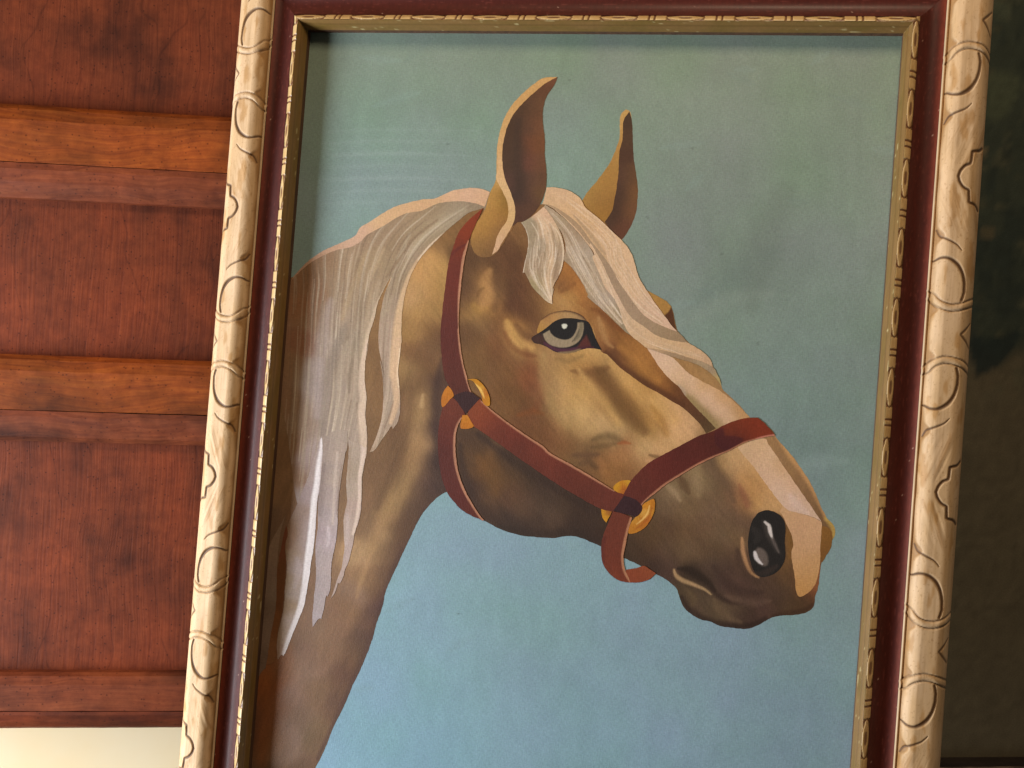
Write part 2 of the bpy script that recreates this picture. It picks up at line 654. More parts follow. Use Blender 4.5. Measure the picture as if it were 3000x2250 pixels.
# ------------------------------------------------------------------ the dark picture on the right
dk = link('dark_painting', None, None, label='dark green and brown painting half hidden behind the right side of the cream frame', category='painting')
dk.matrix_world = cab.matrix_world.copy()
xa, xb = px2plane(1700, 1125)[0], px2plane(3500, 1125)[0]
M_DARK = M_PAINT
n = 120
gx, gz = np.meshgrid(np.linspace(xa, xb, n), np.linspace(zz(2260, 2880, -0.05), zz(-400, 2880, -0.05), 150))
# colours follow the picture: dark greens over a brown ground
px_x = 1700 + (gx - xa) / (xb - xa) * 1800
px_y = 2260 + (gz - gz.min()) / (gz.max() - gz.min()) * (-400 - 2260)
C = np.zeros((gx.size, 3))
Q = np.c_[px_x.ravel(), px_y.ravel()]
C[:] = lin((112, 100, 76))
top = sstep(1120, 960, Q[:, 1] + 70 * fbm(Q[:, 0] / 90, Q[:, 1] / 70))
C += top[:, None] * (lin((70, 76, 62)) - C)
blob = sstep(0.10, 0.32, fbm(Q[:, 0] / 75 + 3, Q[:, 1] / 55, 3)) * sstep(1250, 1000, Q[:, 1])
C += (0.65 * blob)[:, None] * (lin((100, 98, 74)) - C)
blob = sstep(0.10, 0.35, fbm(Q[:, 0] / 50 + 9, Q[:, 1] / 90 + 4, 3)) * sstep(1250, 1000, Q[:, 1])
C += (0.5 * blob)[:, None] * (lin((44, 54, 50)) - C)
DABS = [patch([(2895, 250), (2925, 215), (2990, 205), (3030, 230), (3010, 300), (2960, 350), (2920, 330), (2930, 290)], (92, 98, 74), 10, 0.8),
        patch([(2880, 415), (2915, 420), (2930, 450), (2920, 460), (2885, 440)], (150, 128, 92), 5, 0.8),
        patch([(2925, 10), (2970, 0), (2995, 30), (2960, 60), (2935, 40)], (90, 96, 76), 8, 0.8),
        patch([(2920, 665), (2960, 660), (2965, 690), (2930, 700)], (116, 104, 76), 8, 0.7),
        patch([(2890, 1012), (2910, 1060), (2920, 1100), (2960, 1085), (3010, 1050), (3060, 960), (2960, 990), (2915, 985)], (44, 54, 50), 8, 0.9)]
C = apply_ops(Q, C, DABS)
C *= np.array((0.70, 0.69, 0.70))
C *= (1 + 0.28 * fbm(Q[:, 0] / 20, Q[:, 1] / 20, 3))[:, None]
V = np.c_[gx.ravel(), np.full(gx.size, 0.05), gz.ravel()]
ii = np.arange((n - 1) * 149)
r0 = ii // (n - 1)
c0 = ii % (n - 1)
F = np.c_[r0 * n + c0, r0 * n + c0 + 1, (r0 + 1) * n + c0 + 1, (r0 + 1) * n + c0]
dcan = link('canvas', mesh_np('canvas', V, F, M_DARK, C, np.zeros(len(V)), False), dk)
M_DKFRAME = plain_noise('dark_varnished_wood', [(0.3, (0.014, 0.009, 0.008)), (0.7, (0.034, 0.022, 0.018))], 30.0, 0.4, (1, 4, 4))
zb = zz(2226, 2880, -0.05)
prof = [(0.055, zb + 0.003), (0.040, zb + 0.002), (0.034, zb - 0.0005), (0.0325, zb - 0.003), (0.034, zb - 0.06), (0.055, zb - 0.06)]
V, F = extrude(prof, xa, xb, 80, 0.0005, 4)
link('frame_bar', py_mesh('frame_bar', V, F, M_DKFRAME), dk)
M_EDGE = plain_noise('worn_gilt_edge', [(0.35, (0.05, 0.03, 0.022)), (0.65, (0.24, 0.16, 0.11))], 60.0, 0.5, (1, 3, 3))
prof = [(0.033, zb - 0.0004), (0.0318, zb - 0.0008), (0.0318, zb - 0.0026), (0.033, zb - 0.003)]
V, F = extrude(prof, xa, xb, 80, 0.0003, 6)
link('gilt_edge', py_mesh('gilt_edge', V, F, M_EDGE), dk)

# ------------------------------------------------------------------ the framed horse painting
ax, ay, az = RP[:, 0], -RP[:, 1], -RP[:, 2]
loc = TP * P_UNIT
MP = Matrix(((ax[0], ay[0], az[0], loc[0]), (ax[1], ay[1], az[1], loc[1]), (ax[2], ay[2], az[2], loc[2]), (0, 0, 0, 1)))
FLIP = Matrix(((1, 0, 0, 0), (0, -1, 0, 0), (0, 0, -1, 0), (0, 0, 0, 1)))
pic = link('framed_painting', None, None, label='painting of a palomino horse head in a carved cream and maroon frame', category='painting')
pic.matrix_world = CAM_M @ FLIP @ MP

MID_Y = (TOP_Y + BOT_Y) / 2
HALF_H = (TOP_Y - BOT_Y) / 2
SIDES = {'left': (np.array((-1., 0)), np.array((0, 1.)), HALF_W, HALF_H), 'right': (np.array((1., 0)), np.array((0, 1.)), HALF_W, HALF_H),
         'top': (np.array((0, 1.)), np.array((1., 0)), HALF_H, HALF_W), 'bottom': (np.array((0, -1.)), np.array((1., 0)), HALF_H, HALF_W)}


def frame_rail(name, side, d0, d1, nu, dv, zfun, cfun, mat, back=True):
    out, along, H, Lh = SIDES[side]
    u = np.linspace(0, 1, nu)
    vmax = Lh + d1
    v = np.arange(-vmax, vmax + dv, dv)
    U, Vv = np.meshgrid(u, v)
    D = d0 + (d1 - d0) * U
    A = np.clip(Vv, -(Lh + D), Lh + D)
    base = np.array((0, MID_Y))
    # coordinate along, measured in the same direction as the fit (y down for uprights, x right for top)
    S = -(A + MID_Y) if side in ('left', 'right') else A
    Zz, Cc = zfun(U, S), None
    Cc = cfun(U, S)
    XY = base + out * (H + D)[..., None] + along * A[..., None]
    V = np.c_[XY.reshape(-1, 2), Zz.ravel()] * P_UNIT
    nv = len(v)
    i = np.arange((nv - 1) * (nu - 1))
    r0, c0 = i // (nu - 1), i % (nu - 1)
    F = np.c_[r0 * nu + c0, r0 * nu + c0 + 1, (r0 + 1) * nu + c0 + 1, (r0 + 1) * nu + c0]
    # winding so that faces look at the viewer
    s = np.cross(np.append(out, 0), np.append(along, 0))[2]
    if s < 0:
        F = F[:, ::-1]
    return link(name, mesh_np(name, V, F, mat, Cc.reshape(-1, 3), None, True), pic)


def seg_dist(X, Y, pts):
    P = np.c_[X.ravel(), Y.ravel()]
    return dist_line(P, np.asarray(pts, float))[0].reshape(X.shape)


CW = 0.645   # carved moulding width
BR = [(.95, .100), (.86, .087), (.70, .079), (.69, .06), (.685, .044), (.60, .037), (.54, .030), (.47, .015), (.44, .0)]
SG = [(.10, .170), (.16, .190), (.26, .199), (.40, .208), (.52, .218), (.62, .234)]
JJ = [(.09, .270), (.2, .2615), (.33, .2605), (.45, .267), (.58, .283), (.68, .310), (.73, .342), (.735, .368), (.69, .393)]
RB = [(-.12, .368), (.0, .376), (.08, .384), (.15, .396), (.25, .408), (.42, .4165), (.58, .4165), (.75, .410), (.95, .396), (1.1, .384)]
NT = [(.97, .460), (.86, .480), (.74, .4985), (.74, .5)]


def rs(pts, per):
    c = spline(pts, False, 0.02)
    return np.c_[c[:, 0] * CW, c[:, 1] * per]


def carved(side, phase, per):
    out = {}

    def calc(U, S):
        key = 'k'
        if key in out:
            return out[key]
        ph = (S - phase) / per
        T = np.abs(ph - np.round(ph))                # 0 at bracket, .5 at notch
        X, Y = U * CW, T * per
        wob = 0.006 * fbm(S * 5, U * 3, 3)
        X2, Y2 = X + wob, Y + wob
        gz = np.zeros_like(U)
        dark = np.zeros_like(U)

        def groove(pts, hw, depth, dk_, taper=None):
            nonlocal gz, dark
            c = rs(pts, per)
            n = len(c)
            rad = np.full(n, hw) if taper is None else hw * np.interp(np.linspace(0, 1, n), np.linspace(0, 1, len(taper)), taper)
            d, r = dist_line(np.c_[X2.ravel(), Y2.ravel()], c, rad)
            d = d.reshape(U.shape)
            r = np.maximum(r.reshape(U.shape), 1e-3)
            k = 1 - sstep(0.35 * r, 1.25 * r, d)
            gz = np.minimum(gz, -0.6 * depth * k)
            dark = np.maximum(dark, dk_ * k)
        groove(BR, 0.023, 0.035, 1.0)
        groove(SG, 0.018, 0.025, 0.95, (0.6, 1.1, 1, 0.8, 0.3))
        groove(JJ, 0.029, 0.04, 1.0, (0.6, 0.7, 0.8, 1.0, 1.1, 0.9, 0.7))
        groove(NT, 0.020, 0.025, 0.9, (0.5, 1, 1))
        # rib: a raised cord between two thin cuts
        c = rs(RB, per)
        d = dist_line(np.c_[X2.ravel(), Y2.ravel()], c)[0].reshape(U.shape)
        gz = gz + 0.010 * (1 - sstep(0.012, 0.04, d))
        cut = 1 - sstep(0.006, 0.018, np.abs(d - 0.050))
        gz = gz - 0.02 * cut
        dark = np.maximum(dark, 0.72 * cut * (0.75 + 0.5 * fbm(S * 25, U * 20, 2)))
        # sunk ground in the corners beside the inner rim
        blobs = sstep(0.43, 0.47, T)
        edge = 0.10 + 0.11 * np.exp(-((T - 0.425) / 0.014) ** 2) + 0.13 * np.exp(-((T - 0.19) / 0.018) ** 2) - 0.02 * np.sin(T * 25)
        sunk = (1 - sstep(edge - 0.03, edge + 0.02, U)) * sstep(0.045, 0.06, U)
        gz = gz - 0.03 * sunk
        # slanting gouge marks of the leaf, worn patches
        lf = sstep(0.015, 0.05, T) * (1 - sstep(0.15, 0.2, T))
        ang = U * 1.5 - T * per * 0.9 * 1.0
        gou = fbm(ang * 6 + 3.1 * np.round(ph), T * per * 1.1 + 7, 3)
        gz = gz + 0.008 * lf * gou
        st = lf * sstep(0.05, 0.55, gou) * (0.6)
        grain = fbm(U * 26, S * 1.3 + 5, 3)
        col = np.empty(U.shape + (3,))
        col[:] = lin((218, 182, 142))
        def mixc(a, c):
            nonlocal col
            col = col + a[..., None] * (lin(c) - col)
        mixc(np.clip(0.30 + 0.9 * fbm(U * 3 + 9, S * 1.4, 3), 0, 0.55), (200, 160, 110))
        mixc(np.clip(grain * 1.3, 0, 1) * 0.55, (170, 130, 84))
        mixc(st, (158, 108, 52))
        mixc(np.clip(0.6 * sstep(0.15, 0.5, fbm(U * 6 + 2, S * 3, 3)), 0, 0.6), (176, 126, 66))
        mixc(0.75 * sunk, (150, 104, 52))
        mixc(0.45 * (sstep(0.9, 1.0, U)), (186, 140, 100))
        mixc(np.clip(0.92 * dark, 0, 1), (86, 56, 34))
        spk = sstep(0.33, 0.42, vnoise(U * 45, S * 45 + 3))
        mixc(0.4 * spk, (150, 105, 60))
        rim = 1 - sstep(0.04, 0.055, U)
        mixc(0.75 * rim, (205, 176, 140))
        out[key] = (gz, col)
        return out[key]

    def zf(U, S):
        gz, _ = calc(U, S)
        t = np.clip((U - 0.06) / 0.94, 0, 1)
        body = -0.085 + 0.185 * np.sqrt(np.clip(1 - (1 - np.minimum(t / 0.30, 1)) ** 2, 0, 1))
        fall = -0.06 * np.clip((t - 0.3) / 0.7, 0, 1) - 0.22 * np.clip((t - 0.6) / 0.4, 0, 1) ** 2.6
        rim = 0.045 * np.exp(-((U - 0.025) / 0.022) ** 2)
        return body + fall + rim + gz

    return zf, (lambda U, S: calc(U, S)[1])


D_BEAD = 0.052
D_COVE = 0.405
for side, ph, per in (('left', -2.47, 4.36), ('right', -3.33, 4.456), ('top', 0.0, 4.4), ('bottom', 0.0, 4.4)):
    zf, cf = carved(side, ph, per)
    fine = side in ('left', 'right')
    frame_rail('carved_moulding', side, D_COVE, D_COVE + CW, 76 if fine else 20, 0.0125 if fine else 0.05, zf, cf, M_CARVED)


def cove_z(U, S):
    return -0.10 * np.sin(np.pi * np.clip(U * 0.75 + 0.08, 0, 1)) ** 1.0 - 0.04 + 0.012 * (U - 1) * 0


def cove_c(U, S):
    c = np.empty(U.shape + (3,))
    c[:] = lin((72, 26, 18))
    n = fbm(U * 4, S * 1.2, 4)
    c += np.clip(0.4 + n, 0, 1)[..., None] * (lin((80, 30, 21)) - c)
    k = sstep(0.30, 0.42, vnoise(U * 30, S * 14))
    c += (0.35 * k)[..., None] * (lin((120, 60, 50)) - c)
    e = sstep(0.72, 1.0, U) * 0.7  # outer edge redder and paler, its lit glow painted into the colour
    c += e[..., None] * (lin((122, 50, 28)) - c)
    # pin-hole chips where the lacquer is gone
    k = sstep(0.478, 0.49, vnoise(U * 34 + 40, S * 22 + 11))
    c += (0.8 * k)[..., None] * (lin((190, 150, 130)) - c)
    return c


def bead(side, phase):
    def par(U, S):
        ph = S - phase
        T = np.abs(ph - np.round(ph))       # 0 at the double tick, .5 at the oval's middle
        X = (U - 0.5) * 2
        return T, X

    def masks(U, S):
        T, X = par(U, S)
        a = (0.5 - T) / 0.225
        rad = np.sqrt(a ** 2 + (X / 0.95) ** 2)
        core = 1 - sstep(0.45, 0.62, np.sqrt((a / 0.85) ** 2 + (X / 0.75) ** 2))
        ring = (1 - sstep(0.9, 1.05, rad))
        tick = 1 - sstep(0.010, 0.020, np.abs(T - 0.042))
        chev = 1 - sstep(0.008, 0.02, np.abs(T - (0.215 + 0.06 * np.abs(X))))
        gap = ((T > 0.215) & (rad > 1.0)).astype(float) * sstep(0.3, 0.5, np.abs(X))
        bar = (T < 0.22)
        return core, ring, tick, chev, gap, bar

    def zf(U, S):
        core, ring, tick, chev, gap, bar = masks(U, S)
        X = (U - 0.5) * 2
        return -0.02 * X ** 2 - 0.048 * X + 0.0 - 0.014 * np.clip(core + tick + chev + gap, 0, 1)

    def cf(U, S):
        core, ring, tick, chev, gap, bar = masks(U, S)
        c = np.empty(U.shape + (3,))
        c[:] = lin((210, 176, 122))
        n = fbm(U * 3, S * 6, 3)
        c += np.clip(0.35 + n, 0, 0.8)[..., None] * (lin((188, 148, 94)) - c)
        dk_ = np.clip(0.8 * core + 0.85 * tick + 0.8 * chev + 0.62 * gap, 0, 0.92)
        c += dk_[..., None] * (lin((92, 42, 26)) - c)
        return c
    return zf, cf


def lip_z(U, S):
    return -0.215 + 0.225 * U ** 0.9 + 0.012 * np.exp(-((U - 0.35) / 0.1) ** 2) + 0.02 * np.sin(np.pi * U)


def lip_c(U, S):
    c = np.empty(U.shape + (3,))
    c[:] = lin((132, 98, 54))
    n = fbm(U * 3, S * 2.5, 4)
    c += np.clip(0.4 + n, 0, 1)[..., None] * (lin((118, 92, 42)) - c)
    g = np.exp(-((U - 0.5) / 0.07) ** 2) * 0.5
    c += g[..., None] * (lin((88, 62, 28)) - c)
    k = sstep(0.40, 0.46, vnoise(U * 14, S * 9 + 4))
    c += (0.5 * k)[..., None] * (lin((225, 205, 150)) - c)
    return c


for side, ph in (('left', -5.2552), ('right', -4.794), ('top', -4.0291), ('bottom', -4.0291)):
    frame_rail('cove', side, D_BEAD, D_COVE, 24, 0.02, cove_z, cove_c, M_COVE)
    zf, cf = bead(side, ph)
    frame_rail('beaded_moulding', side, -D_BEAD, D_BEAD, 15, 0.0085, zf, cf, M_BEAD)
    frame_rail('lip', side, -D_BEAD - 0.088, -D_BEAD, 14, 0.03, lip_z, lip_c, M_LIP)

# wooden back of the frame: inner rebate and outer edge, one closed piece per side
M_BACK = plain_noise('raw_frame_wood', [(0.3, tuple(lin((70, 44, 28)))), (0.7, tuple(lin((104, 70, 44))))], 40.0, 0.8, (6, 1, 6))
for side in SIDES:
    out, along, H, Lh = SIDES[side]
    di, do = -D_BEAD - 0.084, D_COVE + CW - 0.004
    sec = [(di, -0.222), (di, Z_CANVAS - 0.02), (di - 0.0, -0.62), (do, -0.62), (do, -0.20), (0.30, -0.24)]
    V = []
    for sgn in (-1, 1):
        for d, zc in sec:
            p = np.array((0, MID_Y)) + out * (H + d) + along * sgn * (Lh + d)
            V.append((p[0] * P_UNIT, p[1] * P_UNIT, zc * P_UNIT))
    k = len(sec)
    F = [(j, (j + 1) % k, k + (j + 1) % k, k + j) for j in range(k)] + [tuple(range(k - 1, -1, -1)), tuple(range(k, 2 * k))]
    link('back_strip', py_mesh('back_strip', V, F, M_BACK), pic)

# ---- the canvas
x0c, x1c = -HALF_W + D_BEAD + 0.02, HALF_W - D_BEAD - 0.02
y1c, y0c = TOP_Y - D_BEAD - 0.02, BOT_Y + D_BEAD + 0.02
nx, ny = 420, 600
gx, gy = np.meshgrid(np.linspace(x0c, x1c, nx), np.linspace(y0c, y1c, ny))
Pl = np.c_[gx.ravel(), -gy.ravel(), np.full(gx.size, -Z_CANVAS)]
Pc = Pl @ RP.T + TP
PX = np.c_[1500 + F_PX * Pc[:, 0] / Pc[:, 2], 1125 + F_PX * Pc[:, 1] / Pc[:, 2]]
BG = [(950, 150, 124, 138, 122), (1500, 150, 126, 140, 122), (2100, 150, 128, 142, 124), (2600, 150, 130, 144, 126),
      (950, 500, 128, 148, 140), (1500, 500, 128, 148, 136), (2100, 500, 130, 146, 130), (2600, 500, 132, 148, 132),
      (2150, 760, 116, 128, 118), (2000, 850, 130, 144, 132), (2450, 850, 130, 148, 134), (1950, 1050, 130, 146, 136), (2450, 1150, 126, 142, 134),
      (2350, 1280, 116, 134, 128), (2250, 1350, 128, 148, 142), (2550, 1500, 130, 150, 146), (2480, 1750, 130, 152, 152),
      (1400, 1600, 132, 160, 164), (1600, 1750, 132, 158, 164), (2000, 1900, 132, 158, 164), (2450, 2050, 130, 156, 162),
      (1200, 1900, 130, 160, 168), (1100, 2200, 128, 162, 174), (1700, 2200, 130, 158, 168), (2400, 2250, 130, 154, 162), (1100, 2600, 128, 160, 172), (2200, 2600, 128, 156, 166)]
C = field(PX, BG, 230.0)  # backdrop pigment carries part of the warm-top, cool-bottom light gradient
cl = fbm(PX[:, 0] / 260 + PX[:, 1] / 500, PX[:, 1] / 150 - PX[:, 0] / 500, 4)
C *= (1 + 0.09 * cl)[:, None] * np.array((1, 1, 1))
gt = fbm(PX[:, 0] / 180 + 31, PX[:, 1] / 180 + 3, 3)
C *= np.c_[1 - 0.05 * gt, 1 + 0.05 * gt, 1 - 0.08 * gt]
BGOPS = [stroke([(2060, 880), (2180, 800), (2260, 740)], (30, 45, 20), (108, 122, 116), 0.35, 1.0),
         stroke([(1980, 960), (2130, 880), (2260, 860)], (10, 26, 10), (140, 152, 140), 0.35, 0.9),
         stroke([(2180, 1330), (2320, 1300), (2440, 1290)], (12, 40, 16), (110, 128, 122), 0.3, 1.0),
         stroke([(2260, 1420), (2380, 1360), (2480, 1350)], (10, 24, 8), (144, 162, 156), 0.3, 0.9),
         stroke([(2300, 560), (2240, 700), (2200, 900)], (30, 50, 20), (112, 124, 112), 0.35, 0.9)]
C = apply_ops(PX, C, BGOPS)
for q in range(9):    # dragged horizontal brush marks, varnish sheen painted in as paler streaks
    yy = 380 + 24 * q + 9 * (q % 3)
    C = apply_ops(PX, C, [stroke([(930 + 14 * (q % 4), yy + 8), (1120, yy), (1400 - 60 * (q % 3), yy + 4)], (2, 5 + q % 3, 1), (154, 168, 162), 0.12 + 0.02 * (q % 4), 0.9)])
bm = fbm(PX[:, 0] / 28 + 5, PX[:, 1] / 55 + 1, 3)
C *= (1 + 0.07 * bm)[:, None]
hr0 = np.random.default_rng(11)
for q in range(46):      # dry brush drags and fly specks
    cx, cy = hr0.uniform(900, 2550), hr0.uniform(130, 2240)
    if q < 30:
        a_ = hr0.uniform(-0.5, 0.9)
        ln = hr0.uniform(40, 150)
        k = hr0.choice((0.9, 1.1))
        C = apply_ops(PX, C, [stroke([(cx, cy), (cx + ln * math.cos(a_), cy - ln * math.sin(a_))], (3, 12, 4), tuple(np.array((128, 150, 144)) * k), 0.14, 1.0)])
    else:
        C = apply_ops(PX, C, [stroke([(cx, cy), (cx + 3, cy + 2)], 2.2, (80, 88, 80), 0.6, 0.8)])
C = np.clip(C * np.array((0.96, 0.94, 0.96)), 0.003, 0.9)
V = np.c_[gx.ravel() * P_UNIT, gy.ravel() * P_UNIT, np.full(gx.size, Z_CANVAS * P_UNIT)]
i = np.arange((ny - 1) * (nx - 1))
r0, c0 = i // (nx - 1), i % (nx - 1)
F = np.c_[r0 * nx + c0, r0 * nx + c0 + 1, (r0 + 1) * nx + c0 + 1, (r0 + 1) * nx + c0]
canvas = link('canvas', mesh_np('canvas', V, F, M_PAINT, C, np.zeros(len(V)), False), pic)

#HORSE#
# ---- the painted horse, coat by coat, each its own patch of paint on the canvas
def coat(name, outline, base, ops=(), **k):
    return painted(name, outline, canvas, M_PAINT, base, ops, **k)


def edge_x(y):          # canvas edge under the left lip
    return 838 - 0.0862 * (y - 815)


# far ear
EAR2 = z(1, (1395, 1215), (1450, 1130), (1510, 1060), (1570, 980), (1630, 890), (1680, 770), (1703, 680), (1703, 560), (1720, 500), (1752, 472, 1), (1785, 490),
         (1800, 560), (1808, 700), (1815, 850), (1830, 960), (1848, 1100), (1845, 1200), (1835, 1300), (1800, 1400), (1760, 1470), (1720, 1530, 1), (1650, 1500),
         (1540, 1420), (1440, 1330), (1395, 1260))
coat('ear', EAR2, smp(1, '1450 1150 172 132 70;1550 1050 168 124 62;1450 1230 160 118 60;1520 1220 142 98 50;1600 1150 160 116 58;1560 1320 158 112 48;1650 950 166 122 62;1680 820 170 126 66;1715 600 190 145 82;1720 500 186 144 84;1700 750 176 130 70;1640 1050 158 112 56;1620 1250 138 94 46'))
coat('ear_lining', z(1, (1780, 488, 1), (1740, 545), (1728, 600), (1727, 690), (1714, 760), (1700, 810), (1695, 900), (1690, 1000), (1678, 1100), (1660, 1200), (1640, 1290), (1582, 1385, 1),
                     (1650, 1480), (1718, 1530, 1), (1762, 1470), (1800, 1400), (1835, 1300), (1845, 1200), (1848, 1100), (1830, 960), (1815, 850), (1808, 700), (1800, 560)),
     smp(1, '1765 560 70 48 32;1760 700 80 54 36;1750 850 78 50 36;1740 1000 80 52 40;1720 1150 72 48 36;1680 1300 70 46 34;1640 1380 74 50 36;1800 1000 100 68 42;1820 1150 112 74 44;1790 1300 108 70 44;1740 1420 98 60 42;1700 1480 96 58 40'), sigma=26)

# neck and head in one coat
HEAD = ([(edge_x(815), 815, 1), (edge_x(1200), 1200, 1), (edge_x(1600), 1600, 1), (edge_x(2000), 2000, 1), (edge_x(2440), 2440, 1), (845, 2440, 1), (905, 2290)]
        + z(5, (690, 1659), (760, 1480), (850, 1300), (920, 1130), (980, 1010), (1050, 840), (1085, 740), (1110, 640), (1160, 500), (1185, 380), (1225, 280), (1280, 160), (1340, 30))
        + z(4, (1440, 1480), (1500, 1380), (1560, 1310), (1620, 1255), (1685, 1216, 1), (1725, 1270), (1800, 1345), (1890, 1405), (1985, 1452))
        + z(8, (560, 812), (650, 850), (760, 880), (880, 895), (1000, 903), (1080, 895), (1150, 885), (1230, 895), (1320, 930), (1410, 968), (1510, 1020), (1610, 1070), (1720, 1120),
            (1850, 1190), (1920, 1225), (1980, 1270), (2030, 1325), (2052, 1400))
        + z(7, (815, 1410), (840, 1465), (900, 1520), (980, 1563), (1050, 1578), (1130, 1613), (1250, 1632), (1350, 1638), (1440, 1608), (1500, 1572), (1560, 1545), (1640, 1530), (1740, 1525),
            (1830, 1505), (1882, 1468), (1897, 1425), (1902, 1375), (1920, 1330), (1932, 1270), (1938, 1200), (1948, 1130), (1962, 1085), (1995, 1035), (2022, 980), (2040, 920), (2062, 880), (2064, 830),
            (2045, 790), (2005, 750), (1985, 715), (1950, 650), (1900, 530), (1850, 430), (1790, 340), (1720, 240), (1650, 160), (1595, 100), (1545, 20))
        + z(6, (1440, 1500), (1360, 1430), (1290, 1350), (1220, 1280), (1155, 1222), (1140, 1175), (1100, 1080), (1030, 960), (900, 860), (790, 750, 1), (770, 690), (755, 600), (737, 548, 1),
            (690, 500), (620, 460), (545, 425), (470, 380), (380, 200), (300, 60))
        + z(1, (1600, 1560), (1400, 1380), (1250, 1250), (1050, 1240), (850, 1230), (650, 1260), (400, 1300), (150, 1380))
        + [(1150, 700), (1020, 760), (930, 800)])
S_HEAD = smp(3, """60 300 175 135 90;150 150 185 140 88;200 300 164 124 74;120 450 168 128 78;60 600 152 114 68;180 600 124 88 54;60 800 124 88 54;150 800 98 64 46;200 1000 76 52 42;100 1100 122 90 58;60 1300 158 124 82;90 1500 165 127 88;180 1400 80 56 45;20 1600 130 96 62;240 200 172 132 78;220 450 150 112 66;230 700 92 60 44;
480 60 96 66 42;560 60 102 72 46;470 250 86 58 40;540 200 104 74 48;600 200 158 114 66;625 300 174 128 80;560 430 150 112 64;640 400 152 108 62;500 350 108 76 48;720 250 106 74 46;800 100 94 62 40;850 250 90 58 38;850 400 88 56 38;950 350 110 73 46;1050 380 132 94 56;1000 150 118 80 48;700 130 110 76 46;720 30 104 70 44;
1250 350 184 140 86;1350 350 174 126 74;1150 430 152 112 66;1430 400 150 102 57;1280 130 158 106 56;1250 250 132 88 52;1340 200 155 102 53;1000 450 100 66 42;900 480 92 58 38;
600 560 125 92 58;720 560 115 78 48;830 570 168 120 66;880 690 184 140 84;950 740 168 125 74;900 620 148 104 60;980 640 108 72 48;700 700 124 82 50;760 780 118 78 48;
560 750 118 84 50;500 650 104 72 46;520 900 114 82 48;700 900 115 80 48;800 950 117 80 46;900 850 128 88 54;960 950 128 76 46;1030 1050 120 70 44;1050 1200 114 71 42;800 1100 110 75 43;900 1200 106 72 41;750 1250 119 82 48;1000 1300 114 73 44;900 1350 110 71 43;1100 1350 120 79 46;1200 1450 115 73 46;1300 1500 124 85 51;1050 1450 112 74 44;
1100 820 164 125 80;1250 830 150 116 72;1400 800 188 147 92;1500 790 194 152 96;1250 900 174 132 82;1120 950 164 125 80;1350 870 172 127 70;1500 870 164 118 64;1600 850 188 148 94;1150 1050 160 125 82;1280 1000 188 144 89;1400 1050 190 146 86;1500 1150 188 144 90;1130 1150 160 125 84;1300 1150 189 146 92;1400 1250 194 154 100;1250 1250 174 137 88;1150 1250 140 105 66;1300 1350 188 149 98;1400 1400 174 137 90;1250 1400 140 101 62;
1400 920 142 100 56;1500 960 112 74 46;1600 950 116 76 46;1580 1050 118 80 48;1680 1150 115 80 46;1750 1250 119 85 48;1850 1350 130 95 53;1900 1430 150 112 62;1580 1150 150 108 62;1700 1300 150 110 64;
1680 950 188 144 90;1780 1050 188 141 83;1900 1150 184 138 81;2000 1230 193 149 96;2100 1300 198 154 106;2150 1400 199 155 110;1800 1150 160 114 62;2000 1400 170 126 71;1950 1300 166 119 63;2050 1500 194 150 101;
1550 1380 188 149 100;1650 1450 184 147 100;1700 1400 188 149 101;1600 1500 104 78 48;1760 1520 134 84 48;1850 1500 188 149 100;1900 1560 192 153 106;1450 1560 130 96 60;1650 1580 150 106 66;1750 1600 164 118 78""")
S_HEAD += smp(7, """60 200 110 80 52;150 300 148 100 58;300 300 150 104 60;400 350 128 88 54;250 380 140 96 54;100 350 110 78 50;550 300 172 125 82;900 350 140 112 78;1050 300 108 82 60;1180 300 168 129 85;1250 250 193 151 106;1300 400 188 144 95;1400 500 188 142 91;1500 600 193 148 99;1350 600 164 120 76;1300 500 146 102 70;1330 560 132 88 62;1200 450 121 92 66;1100 450 110 85 62;1000 450 134 108 76;900 450 138 111 80;800 430 108 82 54;740 500 148 120 88;650 520 106 81 56;700 650 110 85 61;850 650 117 90 63;1000 600 115 88 63;1150 650 118 90 66;1250 700 106 79 59;1300 800 110 82 61;1280 900 120 92 63;1150 850 110 85 61;1000 800 110 82 59;850 850 105 78 53;700 800 92 67 46;600 850 95 70 46;500 900 82 59 39;550 1000 86 61 41;450 1050 68 50 36;700 1000 95 70 51;850 1000 105 80 56;1000 1000 100 75 53;1150 1000 100 75 53;1250 1050 95 70 51;1300 1150 90 65 49;700 1130 85 62 50;600 1130 64 45 35;400 980 74 54 38;
900 1180 62 46 33;1000 1230 64 46 36;1050 1150 90 68 53;1150 1150 72 52 43;1200 1250 88 64 52;1150 1350 76 56 43;1250 1330 85 60 49;900 1350 94 74 53;850 1400 76 58 41;950 1450 85 65 49;1050 1450 94 74 53;1150 1500 108 86 62;1250 1450 90 68 51;1100 1570 75 58 43;1250 1580 75 55 43;1400 1560 75 53 42;1350 1480 72 53 41;1450 1400 85 62 48;1500 1480 85 60 50;1600 1450 80 58 43;1650 1350 85 62 46;1700 1480 84 61 41;1800 1450 88 64 41;1870 1420 85 58 39;1750 1420 80 58 37;1400 1280 80 58 46;1550 1280 85 62 46;1690 1230 100 72 46;1680 1080 110 78 46;1700 950 120 85 49;1900 1310 138 86 52;1480 850 90 66 50;1550 1000 80 60 46""")
